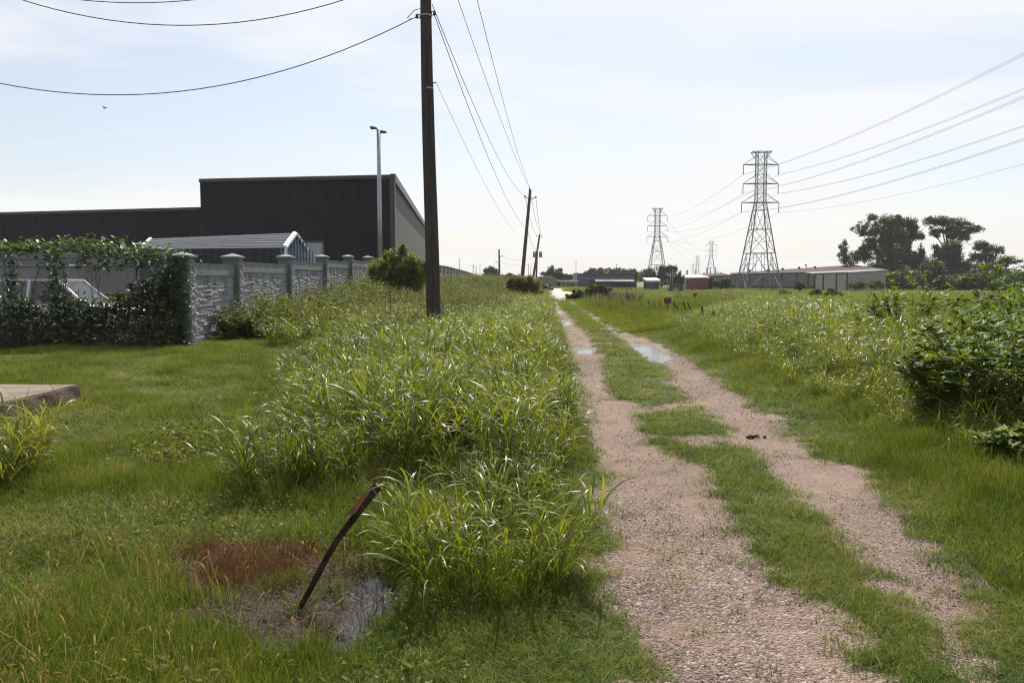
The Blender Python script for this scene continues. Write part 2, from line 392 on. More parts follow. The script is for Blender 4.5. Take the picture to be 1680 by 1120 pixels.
#PART2
# ------------------------------------------------------------------ the ground, one sheet to the horizon
def ground_mat():
    m, nt, N, L = nodes('ground')
    out = N('ShaderNodeOutputMaterial'); p = N('ShaderNodeBsdfPrincipled', ins={'Roughness': .9, 'Specular IOR Level': .25})
    geo = N('ShaderNodeNewGeometry'); pos = geo.outputs['Position']
    def A(n): return N('ShaderNodeAttribute', attribute_name=n).outputs['Fac']
    def noise(s, d=4.0, r=.6): n = N('ShaderNodeTexNoise', ins={'Scale': s, 'Detail': d, 'Roughness': r}); L(pos, n.inputs['Vector']); return n.outputs['Fac']
    def rp(f, stops): r = N('ShaderNodeValToRGB'); ramp(r, stops); L(f, r.inputs['Fac']); return r.outputs['Color']
    def mix(f, a, b, bt='MIX'):
        n = N('ShaderNodeMix', data_type='RGBA', blend_type=bt)
        if isinstance(f, float): n.inputs[0].default_value = f
        else: L(f, n.inputs[0])
        L(a, n.inputs[6]); L(b, n.inputs[7]); return n.outputs[2]
    def edge(attr, s, amt, lo=.42, hi=.58):
        a = N('ShaderNodeMath', operation='MULTIPLY_ADD', ins={1: amt, 2: -amt / 2}); L(noise(s, 5.0), a.inputs[0])
        b = N('ShaderNodeMath', operation='ADD'); L(a.outputs[0], b.inputs[0]); L(A(attr), b.inputs[1])
        r = N('ShaderNodeMapRange', ins={1: lo, 2: hi}); r.interpolation_type = 'SMOOTHSTEP'; L(b.outputs[0], r.inputs[0]); return r.outputs[0]
    # soil under turf; meadow further out; stones; concrete; burnt patch
    soil = mix(noise(2.2), rp(noise(35.0), [(.3, (.020, .024, .008)), (.6, (.050, .060, .016)), (.8, (.085, .085, .03))]), rp(noise(60.0), [(.3, (.03, .022, .012)), (.7, (.09, .07, .04))]))
    meadow = rp(noise(.09, 6.0), [(.3, (.060, .085, .016)), (.5, (.090, .125, .022)), (.62, (.125, .145, .030)), (.8, (.17, .155, .055))])
    meadow = mix(.35, meadow, rp(noise(6.0, 5.0), [(.35, (.02, .03, .008)), (.65, (.17, .20, .05))]))
    base = mix(A('far'), soil, meadow)
    v = N('ShaderNodeTexVoronoi', ins={'Scale': 70.0, 'Randomness': 1.0}); L(pos, v.inputs['Vector'])
    sx = N('ShaderNodeSeparateColor'); L(v.outputs['Color'], sx.inputs[0])
    peb = rp(sx.outputs[0], [(.0, (.085, .06, .048)), (.3, (.155, .107, .089)), (.62, (.22, .158, .132)), (.86, (.275, .213, .184)), (1, (.40, .345, .315))])
    v2 = N('ShaderNodeTexVoronoi', ins={'Scale': 110.0}); L(pos, v2.inputs['Vector'])
    s2 = N('ShaderNodeSeparateColor'); L(v2.outputs['Color'], s2.inputs[0])
    fine = rp(s2.outputs[0], [(.0, (.145, .099, .081)), (.5, (.215, .152, .124)), (1, (.30, .232, .195))])
    sand = rp(noise(14.0, 6.0), [(.3, (.20, .138, .103)), (.7, (.28, .205, .158))])
    mud = N('ShaderNodeMapRange', ins={1: .50, 2: .62}); L(noise(1.1, 4.0), mud.inputs[0])
    grav = mix(A('coarse'), mix(.5, fine, sand), peb)
    grav = mix(mud.outputs[0], grav, sand)
    grav = mix(.55, grav, rp(noise(.9, 5.0), [(.35, (.62, .58, .56)), (.65, (1, 1, 1))]), 'MULTIPLY')
    base = mix(edge('gravel', 22.0, .7, .40, .60), base, grav)
    straw = rp(noise(55.0, 6.0, .7), [(.3, (.020, .014, .011)), (.5, (.055, .040, .031)), (.7, (.13, .10, .078))])
    base = mix(edge('straw', 9.0, .5), base, straw)
    burn = rp(noise(50.0, 6.0, .7), [(.3, (.025, .014, .008)), (.55, (.075, .040, .02)), (.75, (.14, .08, .04))])
    base = mix(edge('burn', 9.0, .5), base, burn)
    conc = rp(noise(.8, 6.0), [(.3, (.40, .335, .29)), (.7, (.52, .45, .40))])
    base = mix(edge('pad', 1.0, .2), base, conc)
    wet = N('ShaderNodeMix', data_type='RGBA', blend_type='MULTIPLY'); L(A('wet'), wet.inputs[0]); L(base, wet.inputs[6]); wet.inputs[7].default_value = (.42, .38, .36, 1)
    L(wet.outputs[2], p.inputs['Base Color'])
    rg = N('ShaderNodeMapRange', ins={1: 0, 2: 1, 3: .9, 4: .32}); L(A('wet'), rg.inputs[0]); L(rg.outputs[0], p.inputs['Roughness'])
    bh = N('ShaderNodeMath', operation='MULTIPLY'); L(v.outputs['Distance'], bh.inputs[0]); L(A('gravel'), bh.inputs[1])
    b2 = N('ShaderNodeMath', operation='MULTIPLY_ADD', ins={1: -1.0}); L(bh.outputs[0], b2.inputs[0]); L(noise(28.0, 6.0), b2.inputs[2])
    bm = N('ShaderNodeBump', ins={'Strength': .8, 'Distance': .02}); L(b2.outputs[0], bm.inputs['Height']); L(bm.outputs['Normal'], p.inputs['Normal'])
    L(p.outputs['BSDF'], out.inputs['Surface']); return m
def build_ground():
    th = np.concatenate([np.linspace(-180, -46, 24, endpoint=False), np.arange(-46, 46, .22), np.linspace(46, 180, 25)]) * math.pi / 180
    r = [.02, .6, 1.2, 1.7]
    while r[-1] < 60: r.append(r[-1] * 1.0085)
    while r[-1] < 400: r.append(r[-1] * 1.015)
    while r[-1] < 7000: r.append(r[-1] * 1.25)
    r = np.array(r); T, Rr = np.meshgrid(th, r)
    x = (Rr * np.sin(T)).ravel(); y = (Rr * np.cos(T)).ravel()
    z = H(x, y)
    nT, nR = len(th), len(r)
    i = (np.arange(nR - 1)[:, None] * nT + np.arange(nT - 1)[None]).ravel()
    Q = np.stack([i, i + 1, i + nT + 1, i + nT], 1)[:, ::-1]
    gravel = sstep(-.16, .16, gfield(x, y)) * (y > .3)
    pad = sstep(-.5, .5, sdpoly(x, y, PAD))
    wet = np.zeros_like(x)
    for P in PUDS:
        c = P.mean(0); rad = np.abs(P - c).max() + 2
        m = (np.abs(x - c[0]) < rad) & (np.abs(y - c[1]) < rad)
        w = np.zeros_like(x); w[m] = sstep(-.30, 0, sdpoly(x[m], y[m], P)); wet = np.maximum(wet, w)
    coarse = sstep(.35, .6, fbm(x * .9, y * .6, 21)) * .6 + .4 * sstep(8, 5, y)
    att = dict(gravel=gravel, pad=pad, wet=wet, coarse=coarse, far=sstep(18, 55, np.hypot(x, y)),
               burn=sstep(-.12, .12, sdpoly(x, y, BURN)), straw=sstep(-.12, .12, sdpoly(x, y, STRAW)))
    me = np_mesh('ground', np.stack([x, y, z], 1), Q, ground_mat(), True, attrs=att)
    tag(link(bpy.data.objects.new('ground', me)), 'rough grassy ground with a gravel track', None, None, 'structure')
build_ground()

def water_mat():
    m, nt, N, L = nodes('puddle_water')
    out = N('ShaderNodeOutputMaterial'); p = N('ShaderNodeBsdfPrincipled', ins={'Base Color': (.035, .028, .02, 1), 'Roughness': .06, 'IOR': 1.33, 'Specular IOR Level': .8})
    g = N('ShaderNodeNewGeometry'); n = N('ShaderNodeTexNoise', ins={'Scale': 18.0, 'Detail': 3.0}); L(g.outputs['Position'], n.inputs['Vector'])
    b = N('ShaderNodeBump', ins={'Strength': .12, 'Distance': .01}); L(n.outputs['Fac'], b.inputs['Height']); L(b.outputs['Normal'], p.inputs['Normal'])
    L(p.outputs['BSDF'], out.inputs['Surface']); return m
WATER = water_mat()
for k, (P, pz) in enumerate(zip(PUDS, PUDZ)):
    c = P.mean(0); Q = c + (P - c) * 1.3
    mb = MB(); mb.add([(q[0], q[1], pz) for q in Q], [tuple(range(len(Q)))])
    o = mb.build('puddle', WATER)
    if o.data.polygons[0].normal.z < 0: o.data.flip_normals()
    tag(o, 'shallow puddle of rain water', None, None, 'structure')

# ------------------------------------------------------------------ prototypes of grass and weeds
G_TURF = leafmat('turf_blade', [(.036, .056, .007), (.070, .107, .012), (.112, .160, .020), (.168, .20, .034), (.27, .22, .09)], .6, .38, .15, patch=.5, pscale=1.2)
G_JOHN = leafmat('broad_blade', [(.046, .074, .009), (.080, .116, .012), (.124, .162, .018), (.175, .205, .028), (.25, .22, .06)], .40, .50, .42, patch=.22)
G_FIELD = leafmat('field_grass', [(.055, .092, .008), (.09, .132, .012), (.125, .162, .018), (.155, .172, .03), (.18, .16, .05)], .75, .40, .05, patch=.6, pscale=.05)
G_WEED = leafmat('weed_leaf', [(.030, .052, .008), (.055, .086, .010), (.095, .122, .015), (.16, .155, .028), (.22, .15, .055)], .55, .42, .2, patch=.45, pscale=.25)
G_BUSH = leafmat('bush_leaf', [(.026, .052, .010), (.042, .078, .012), (.064, .110, .016), (.10, .15, .022)], .55, .42, .22, patch=.25, pscale=.8)
G_DRY = leafmat('dry_stem', [(.030, .018, .012), (.072, .046, .032), (.13, .09, .065), (.27, .20, .15)], .7, .15, .3, (1, .9, .6))
G_BURN = leafmat('burnt_grass', [(.040, .018, .009), (.085, .036, .016), (.14, .062, .026), (.20, .12, .05)], .7, .3, .2, (1.2, .8, .4))
G_SEED = leafmat('seed_head', [(.22, .16, .06), (.34, .25, .10), (.46, .34, .16)], .7, .35, .2, (1, .9, .5))
G_TREE = leafmat('tree_leaf', [(.022, .036, .007), (.040, .060, .011), (.064, .090, .016), (.10, .13, .024)], .6, .36, .2, patch=.3, pscale=.15)
G_VINE = leafmat('vine_leaf', [(.020, .038, .008), (.038, .066, .012), (.066, .104, .016), (.14, .165, .02)], .45, .45, .5, patch=.3, pscale=.6)
NEEDLE = lambda t: 1 - .85 * t

def p_turf(seed, n=27, rad=.085, h=(.03, .115), w=(.003, .0068), m=G_TURF, S=3):
    a = rng.random(n) * 6.283; q = np.sqrt(rng.random(n)) * rad
    B = np.stack([q * np.cos(a), q * np.sin(a), np.full(n, -.005)], 1)
    V, Q, r, _ = strips(B, rng.random(n) * 6.283, rng.uniform(h[0], h[1], n), rng.uniform(w[0], w[1], n), rng.uniform(.1, .9, n), rng.uniform(.2, 1.5, n), S, NEEDLE, rng.normal(0, .5, n))
    return np_mesh('turf', V, Q, m, True, r)
def p_clover(seed):
    n = 22; a = rng.random(n) * 6.283; q = np.sqrt(rng.random(n)) * .10
    B = np.stack([q * np.cos(a), q * np.sin(a), rng.uniform(.01, .06, n)], 1)
    V, Q, r, _ = strips(B, rng.random(n) * 6.283, rng.uniform(.015, .034, n), rng.uniform(.009, .016, n), rng.uniform(.4, 1.4, n), rng.uniform(0, .5, n), 3, ROUND)
    return np_mesh('clover', V, Q, G_WEED, True, r)
def p_john(seed, big=1.0):
    parts = []; nc = rng.integers(4, 7)
    for k in range(nc):
        a0 = rng.random() * 6.283; h = rng.uniform(.30, .62) * big; ln = rng.uniform(.05, .38)
        b = np.array([[math.cos(a0) * .07 * rng.random(), math.sin(a0) * .07 * rng.random(), -.02]])
        V, Q, r, C = strips(b, [a0], [h], [.007], [ln], [.25], 5, lambda t: 1 - .4 * t)
        parts.append((V, Q, r * 0 + .2))
        V, Q, r, _ = strips(b, [a0], [h], [.007], [ln], [.25], 5, lambda t: 1 - .4 * t, 1.57); parts.append((V, Q, r * 0 + .2))
        nl = rng.integers(6, 10); t = np.sort(rng.uniform(.12, 1, nl)); c = C[0]
        B = np.stack([np.interp(t, np.linspace(0, 1, 6), c[:, i]) for i in range(3)], 1)
        V, Q, r, _ = strips(B, a0 + np.arange(nl) * math.pi + rng.normal(0, .75, nl), rng.uniform(.28, .58, nl) * big, rng.uniform(.009, .019, nl) * big, rng.uniform(.12, .55, nl) , rng.uniform(.8, 2.5, nl), 8, None, rng.normal(0, .45, nl))
        parts.append((V, Q, r))
    V, Q, r = joinm(parts)
    return np_mesh('broad_grass', V, Q, G_JOHN, True, r)
def p_long(seed, n=24, h=(.12, .34), m=G_TURF, rad=.1):
    a = rng.random(n) * 6.283; q = np.sqrt(rng.random(n)) * rad
    B = np.stack([q * np.cos(a), q * np.sin(a), np.full(n, -.01)], 1)
    V, Q, r, _ = strips(B, a + rng.normal(0, .8, n), rng.uniform(h[0], h[1], n), rng.uniform(.004, .008, n), rng.uniform(.02, .4, n), rng.uniform(.2, 1.6, n), 4, NEEDLE, rng.normal(0, .4, n))
    return np_mesh('long_grass', V, Q, m, True, r)
def p_fox(seed):
    n = 5; a = rng.random(n) * 6.283; q = rng.random(n) * .1
    B = np.stack([q * np.cos(a), q * np.sin(a), np.zeros(n)], 1)
    h = rng.uniform(.14, .30, n)
    V, Q, r, C = strips(B, a, h, .0022, rng.uniform(.1, .4, n), .4, 4, lambda t: 1 + 0 * t)
    T = C[:, -1]
    parts = [(V, Q, r)]
    for tw in (0, 1.05, 2.1):
        V, Q, r, _ = strips(T, a, .045, .0095, .7, .5, 4, ROUND, tw); parts.append((V, Q, r))
    V, Q, r = joinm(parts); return np_mesh('foxtail', V, Q, G_SEED, True, r)
def p_weed(seed, h=.8, m=G_WEED, nst=3, lw=.026, ll=.10, nl=26):
    parts = []
    for k in range(nst):
        a0 = rng.random() * 6.283; hh = h * rng.uniform(.6, 1.1)
        b = np.array([[math.cos(a0) * .06, math.sin(a0) * .06, -.03]])
        for tw in (0, 1.57):
            V, Q, r, C = strips(b, [a0], [hh], [.009], [.1], [.35], 5, lambda t: 1 - .6 * t, tw); parts.append((V, Q, r * 0 + .3))
        t = np.sort(rng.uniform(.1, 1, nl)); c = C[0]
        B = np.stack([np.interp(t, np.linspace(0, 1, 6), c[:, i]) for i in range(3)], 1)
        V, Q, r, _ = strips(B, rng.random(nl) * 6.283, ll * rng.uniform(.6, 1.4, nl) * (1.25 - .6 * t), lw * rng.uniform(.7, 1.3, nl), rng.uniform(.5, 1.2, nl), rng.uniform(.2, 1.2, nl), 3, LEAF, rng.normal(0, .3, nl)); parts.append((V, Q, r))
    V, Q, r = joinm(parts); return np_mesh('weed', V, Q, m, True, r)
def p_straw(seed, m=G_DRY, n=16, flat=True, h=(.05, .16)):
    a = rng.random(n) * 6.283; q = np.sqrt(rng.random(n)) * .1
    B = np.stack([q * np.cos(a), q * np.sin(a), np.full(n, .004)], 1)
    ln = rng.uniform(1.25, 1.6, n) if flat else rng.uniform(.05, .9, n)
    V, Q, r, _ = strips(B, rng.random(n) * 6.283, rng.uniform(h[0], h[1], n), rng.uniform(.002, .0045, n), ln, rng.uniform(-.2, .3, n) if flat else rng.uniform(.1, 1.2, n), 3, NEEDLE, rng.normal(0, .5, n))
    return np_mesh('straw', V, Q, m, True, r)
def p_stone(seed):
    import bmesh
    bm = bmesh.new(); bmesh.ops.create_icosphere(bm, subdivisions=1, radius=1)
    f = np.array([rng.uniform(.8, 1.3), rng.uniform(.7, 1.1), rng.uniform(.45, .75)])
    for v in bm.verts:
        k = rng.uniform(.72, 1.12); v.co = Vector([v.co[i] * f[i] * k for i in range(3)])
    me = bpy.data.meshes.new('stone'); bm.to_mesh(me); bm.free(); me.materials.append(STONE); return me
def stone_mat():
    m, nt, N, L = nodes('gravel_stone')
    out = N('ShaderNodeOutputMaterial'); p = N('ShaderNodeBsdfPrincipled', ins={'Roughness': .75})
    oi = N('ShaderNodeObjectInfo'); r = N('ShaderNodeValToRGB')
    ramp(r, [(0, (.075, .052, .043)), (.25, (.150, .101, .084)), (.55, (.212, .150, .125)), (.82, (.255, .192, .166)), (.97, (.28, .235, .215)), (1, (.42, .38, .355))]); L(oi.outputs['Random'], r.inputs['Fac'])
    g = N('ShaderNodeTexCoord'); n = N('ShaderNodeTexNoise', ins={'Scale': 2.0, 'Detail': 5.0}); L(g.outputs['Object'], n.inputs['Vector'])
    mx = N('ShaderNodeMix', data_type='RGBA', blend_type='OVERLAY', ins={0: .5}); L(r.outputs['Color'], mx.inputs[6]); L(n.outputs['Fac'], mx.inputs[7])
    L(mx.outputs[2], p.inputs['Base Color']); L(p.outputs['BSDF'], out.inputs['Surface']); return m
STONE = stone_mat()
C_TURF = proto_coll('turf_tuft', [p_turf(i) for i in range(6)])
C_TURFM = proto_coll('turf_patch', [p_turf(i, 40, .12, (.05, .13), (.005, .009)) for i in range(5)])
C_FIELD = proto_coll('field_tuft', [p_turf(i, 40, .13, (.06, .16), (.007, .014), G_FIELD, 2) for i in range(5)])
C_CLOV = proto_coll('clover', [p_clover(i) for i in range(4)])
C_JOHN = proto_coll('broad_grass', [p_john(i) for i in range(9)])
C_LONG = proto_coll('long_tuft', [p_long(i) for i in range(6)])
C_FOX = proto_coll('foxtail', [p_fox(i) for i in range(4)])
C_WEED = proto_coll('weed', [p_weed(i) for i in range(6)] + [p_long(i, 26, (.4, .95), G_WEED, .14) for i in range(2)])
G_MUDDY = leafmat('muddy_straw', [(.022, .013, .009), (.048, .030, .021), (.085, .058, .042), (.19, .14, .10)], .7, .12, .3, (1, .9, .6))
C_STRAW = proto_coll('straw', [p_straw(i, G_MUDDY) for i in range(4)])
C_BURN = proto_coll('burnt', [p_straw(i, G_BURN, 26, False, (.04, .11)) for i in range(4)])
C_STONE = proto_coll('stone', [p_stone(i) for i in range(8)])

# ------------------------------------------------------------------ scattered ground cover
def zone_masks(x, y):
    g = gfield(x, y)
    bad = np.maximum(sdpoly(x, y, BURN) - .05, sdpoly(x, y, STRAW)) + (fbm(x * 4, y * 4, 33) - .5) * .5
    pud = np.max([sdpoly(x, y, P) for P in PUDS], 0)
    slab = sdpoly(x, y, SLAB); pad = sdpoly(x, y, PAD)
    return g, bad, pud, slab, pad
def turf_ok(x, y, sparse=.10):
    g, bad, pud, slab, pad = zone_masks(x, y)
    p = .012 + .988 * sstep(sparse + .06, -.12, g) ** 1.2
    p = np.where(bad > .02, .05, p)
    return (rng.random(len(x)) < p) & (pud < .02) & (slab < 0) & (pad < 0)
def hgt(x, y):                                   # how tall the turf stands
    rl, rr = ROADL(np.clip(y, 3, 120)), ROADR(np.clip(y, 3, 120))
    mid = (x > rl) & (x < rr)
    h = .62 + 1.15 * sstep(.38, .68, fbm(x * .9, y * .9, 41)) + .55 * (fbm(x * 4, y * 4, 43) - .4)
    h = np.where(mid, .32 + .62 * fbm(x * 1.6, y * 1.6, 44), h)
    h = h + np.where(x > rr, .9 * sstep(.4, 1.3, x - rr), 0)
    return h * np.where(mid, 1, .5 + .5 * sstep(0, .5, np.maximum(rl - x, x - rr)))
x, y = sector(2.2, 5.2, 950); m = turf_ok(x, y); x, y = x[m], y[m]
s = hgt(x, y); scatter('lawn_grass', C_TURF, onground(x, y), np.stack([.8 + .3 * rng.random(len(x)), .8 + .3 * rng.random(len(x)), s], 1), .15, 'short green turf near the track')
x, y = sector(5.2, 10, 420); m = turf_ok(x, y); x, y = x[m], y[m]
s = hgt(x, y); scatter('lawn_grass', C_TURF, onground(x, y), np.stack([1.25 + 0 * s, 1.25 + 0 * s, 1.1 * s], 1), .15, 'short green turf beyond the dead patch')
x, y = sector(10, 26, 130); m = turf_ok(x, y); x, y = x[m], y[m]
s = hgt(x, y); scatter('lawn_grass', C_TURFM, onground(x, y), np.stack([1.3 + 0 * s, 1.3 + 0 * s, .9 * s], 1), .12, 'green turf in front of the fence')
x, y = sector(26, 62, 18); m = turf_ok(x, y, .02); x, y = x[m], y[m]
s = hgt(x, y); scatter('meadow_grass', C_FIELD, onground(x, y), np.stack([2.6 + 0 * s, 2.6 + 0 * s, 1.0 * s + .3], 1), .1, 'meadow grass further along the track')
x, y = sector(62, 230, 1.0, 42); m = turf_ok(x, y, 0); x, y = x[m], y[m]
s = .6 + .8 * fbm(x * .1, y * .1, 47); scatter('meadow_grass', C_FIELD, onground(x, y), np.stack([7 + 0 * s, 7 + 0 * s, 2.0 * s], 1), .05, 'far open meadow grass')
x, y = sector(4, 22, 11); m = turf_ok(x, y) & (x < ROADL(y) - .5) & (fbm(x * .9, y * .9, 41) > .50) & (sdpoly(x, y, JOHN) < 0); x, y = x[m], y[m]
scatter('long_grass', C_LONG, onground(x, y), np.stack([rng.uniform(.8, 1.6, len(x))] * 2 + [rng.uniform(.35, .7, len(x))], 1), .25, 'longer tufts scattered through the lawn')
# clover and low weeds in the lawn on the left
x, y = sector(3, 12, 60); n_ = fbm(x * .7, y * .7, 51); m = turf_ok(x, y) & (n_ > .52) & (x < ROADL(y) - .8); x, y = x[m], y[m]
scatter('clover_weeds', C_CLOV, onground(x, y), rng.uniform(.7, 1.5, len(x)), .2, 'small leafy weeds in the lawn')
# foxtail grass in the near corner
FOX = grp([(-120, 930), (150, 900), (330, 940), (520, 1060), (470, 1180), (200, 1240), (-150, 1240), (-200, 1000)])
x, y = inpoly(FOX, 24); m = turf_ok(x, y); x, y = x[m], y[m]
scatter('foxtail_grass', C_FOX, onground(x, y), rng.uniform(.7, 1.15, len(x)), .2, 'foxtail grass with pale seed heads')
x, y = inpoly(FOX, 60); m = turf_ok(x, y) & (fbm(x * 1.5, y * 1.5, 55) > .42); x, y = x[m], y[m]
scatter('long_grass', C_LONG, onground(x, y), rng.uniform(.4, .75, len(x)), .2, 'longer grass blades among the foxtails')
# verge of long grass on the right of the track, and round the tall grass
x, y = sector(4, 45, 48); rr = ROADR(y)
m = turf_ok(x, y) & (x > rr + .5) & (x < rr + 4.5) & (fbm(x * 1.2, y * 1.2, 57) > .30 + .1 * rng.random(len(x))); x, y = x[m], y[m]
scatter('verge_grass', C_LONG, onground(x, y), np.stack([rng.uniform(.9, 1.5, len(x))] * 2 + [rng.uniform(.55, 1.05, len(x)) * 1.35 * sstep(.2, 1.8, x - ROADR(y)) + .1], 1), .25, 'long grass verge along the track')
x, y = sector(4, 40, 26); m = turf_ok(x, y) & (sdpoly(x, y, JOHN) > -.7) & (sdpoly(x, y, JOHN) < .4) & (x < ROADL(y) - .3); x, y = x[m], y[m]
scatter('long_grass', C_LONG, onground(x, y), rng.uniform(.5, 1.15, len(x)), .25, 'long grass round the tall broad grass')
LOWCL = grp([(190, 760), (260, 715), (350, 720), (370, 760), (290, 775)])
x, y = inpoly(LOWCL, 60); scatter('low_weeds', C_CLOV, onground(x, y, .03), rng.uniform(1.2, 2.6, len(x)), .3, 'low dark leafy patch in the lawn')
x, y = inpoly(LOWCL, 40); scatter('low_weeds', C_LONG, onground(x, y), rng.uniform(.5, .9, len(x)), .3, 'grass tufts in the low leafy patch')
x, y = inpoly(JOHN, 30); m = (y < 9.5) & (zone_masks(x, y)[0] < -.1) & (fbm(x * 1.5, y * 1.5, 64) > .42); x, y = x[m], y[m]
scatter('dry_undergrowth', proto_coll('dry_tall', [p_straw(i, G_DRY, 14, False, (.15, .42)) for i in range(4)]), onground(x, y), rng.uniform(.7, 1.3, len(x)), .25, 'dry brown stems at the foot of the tall grass')
JB = grp([(430, 570), (500, 574), (570, 577), (650, 566), (700, 552), (700, 532), (600, 545), (480, 560)])
x, y = inpoly(JB, 4); scatter('tall_grass', C_JOHN, onground(x, y), rng.uniform(.8, 1.35, len(x)), .18, 'tall grass among the weeds before the stone wall')
x, y = np.concatenate([inpoly(JOHN, 2.2), inpoly(JOHNR, 1.6)], 1); m = zone_masks(x, y)[0] < -.15; x, y = x[m], y[m]
scatter('seed_stalks', proto_coll('dry_stalk', [p_straw(i, G_DRY, 7, False, (.5, 1.05)) for i in range(4)]), onground(x, y), rng.uniform(.7, 1.1, len(x)), .3, 'dry stalks among the tall grass')
# tall broad-leaved grass: the big stand on the left, the strip along the track, the bank on the right
x, y = inpoly(JOHN, 25); m = zone_masks(x, y)[0] < -.12; x, y = x[m], y[m]
e = sstep(-.1, .7, sdpoly(x, y, JOHN)); s = (.62 + .35 * e) * rng.uniform(.85, 1.2, len(x)) * (.60 + .75 * fbm(x * .7, y * .7, 61))
scatter('tall_grass', C_JOHN, onground(x, y), s, .16, 'dense stand of tall broad bladed grass')
x, y = sector(20, 66, 10, 30); rl = ROADL(y); d = rl - x
m = (d > .35 + .3 * fbm(y * .4, x * .4, 62)) & (d < 4.2 - .02 * y) & (rng.random(len(x)) < sstep(70, 30, y) + .15); x, y = x[m], y[m]
scatter('tall_grass', C_JOHN, onground(x, y), rng.uniform(.75, 1.15, len(x)), .16, 'tall broad grass beyond the pole')
x, y = inpoly(JOHNR, 16); m = (x - ROADR(y)) > 1.0; x, y = x[m], y[m]
e = sstep(-.2, 1.1, sdpoly(x, y, JOHNR)); s = (.7 + .5 * e) * rng.uniform(.85, 1.2, len(x)) * (.7 + .6 * fbm(x * .5, y * .5, 63))
s = s * (.5 + .5 * sstep(.24, .36, x / y))
scatter('tall_grass', C_JOHN, onground(x, y), s, .16, 'bank of tall broad grass right of the track')
x, y = sector(5, 34, 9); sd_ = sdpoly(x, y, JOHNR); m = (sd_ < 0) & (sd_ > -1.3) & (x - ROADR(y) > .9) & (rng.random(len(x)) < 1.1 + .8 * sd_); x, y = x[m], y[m]
scatter('tall_grass', C_JOHN, onground(x, y), rng.uniform(.35, .75, len(x)), .2, 'shorter broad grass spilling down the verge')
x, y = sector(36, 75, 1.5, 40); m = (x > ROADR(y) + 7) & (fbm(x * .12, y * .12, 66) > .55); x, y = x[m], y[m]
scatter('tall_weeds', C_WEED, onground(x, y), rng.uniform(.8, 1.4, len(x)), .15, 'rank weeds in the meadow')
x, y = sector(18, 60, 5, 42); m = (x > ROADR(y) + 7) & (sdpoly(x, y, JOHNR) < -.3) & (x > 8); x, y = x[m], y[m]
scatter('rough_grass', C_LONG, onground(x, y), np.stack([rng.uniform(2, 3, len(x))] * 2 + [rng.uniform(1.2, 2.4, len(x))], 1), .15, 'rough olive grass behind the bank')
# weeds on the rising ground in front of the wall
x, y = sector(20, 62, 15, 30); d = ROADL(y) - x
m = (x > WALLX + .25) & (d > 2.2) & (sdpoly(x, y, JOHN) < 0) & (y > 21.0 + 1.6 * fbm(x * .8, y, 70) + 1.5 * sstep(-7.2, -8.2, x) + 1.2 * sstep(-6, -3.5, x)); x, y = x[m], y[m]
scatter('tall_weeds', C_WEED, onground(x, y), rng.uniform(.65, 1.25, len(x)) * (.7 + .75 * fbm(x * .4, y * .4, 71)) * (.85 + .35 * sstep(21, 25, y) * sstep(-5.0, -6.5, x) + .1), .2, 'tangle of tall weeds in front of the stone wall')
x, y = sector(62, 150, 3.0, 16); d = ROADL(y) - x; m = (x > WALLX + .2) & (d > 1.2); x, y = x[m], y[m]
scatter('tall_weeds', C_WEED, onground(x, y), rng.uniform(1.1, 1.9, len(x)), .2, 'weeds on the far bank below the wall')
# weeds round the far right verge
x, y = sector(40, 80, 5, 12); m = (x > ROADR(y) + .6) & (x < ROADR(y) + 4.5) & (fbm(x * .4, y * .4, 73) > .42); x, y = x[m], y[m]
scatter('tall_weeds', C_WEED, onground(x, y), rng.uniform(.5, 1.1, len(x)), .2, 'weeds along the far verge')
# dead patch
x, y = inpoly(BURN, 420); m = (sdpoly(x, y, BURN) > .5 * (fbm(x * 4, y * 4, 75) - .25)) & (rng.random(len(x)) < .35 + .65 * sstep(.35, .6, fbm(x * 5, y * 5, 78))) & (np.max([sdpoly(x, y, P) for P in PUDS[:1]], 0) < -.03); x, y = x[m], y[m]
scatter('dead_grass', C_BURN, onground(x, y), rng.uniform(.8, 1.5, len(x)), .2, 'rusty brown dead grass')
x, y = inpoly(STRAW, 420); m = (sdpoly(x, y, STRAW) > .1 * fbm(x * 6, y * 6, 76)) & (sdpoly(x, y, PUD0) < .01); x, y = x[m], y[m]
scatter('straw_litter', C_STRAW, onground(x, y), rng.uniform(.7, 1.5, len(x)), .25, 'flattened dry straw and mud')
x, y = inpoly(PUD0, 55); m = x > gr(600, 980)[0]; x, y = x[m], y[m]
scatter('drowned_stalks', proto_coll('stalk', [p_straw(i, mat('wet_stalk', (.02, .014, .012), .5), 12, False, (.08, .2)) for i in range(3)]), onground(x, y), rng.uniform(.8, 1.3, len(x)), .2, 'dark dead stalks standing in the puddle')
# stones
x, y = sector(2.2, 7, 4200, 45); g, bad, pud, slab, pad = zone_masks(x, y); cl = fbm(x * 1.3, y * .9, 21)
m = (g > -.05) & (pud < 0) & (rng.random(len(x)) < (.22 + .78 * sstep(.36, .58, cl))); x, y = x[m], y[m]
s = .0028 + .0072 * rng.random(len(x)) ** 3.0 + .010 * (rng.random(len(x)) > .994)
scatter('gravel', C_STONE, onground(x, y, .001), s, .4, 'loose pinkish gravel on the track')
x, y = sector(7, 18, 700, 30); g, bad, pud, slab, pad = zone_masks(x, y); cl = fbm(x * 1.3, y * .9, 21)
m = (g > -.03) & (pud < 0) & (rng.random(len(x)) < (.2 + .8 * sstep(.38, .6, cl))); x, y = x[m], y[m]
scatter('gravel', C_STONE, onground(x, y, .001), .005 + .010 * rng.random(len(x)) ** 3, .4, 'gravel further along the track')

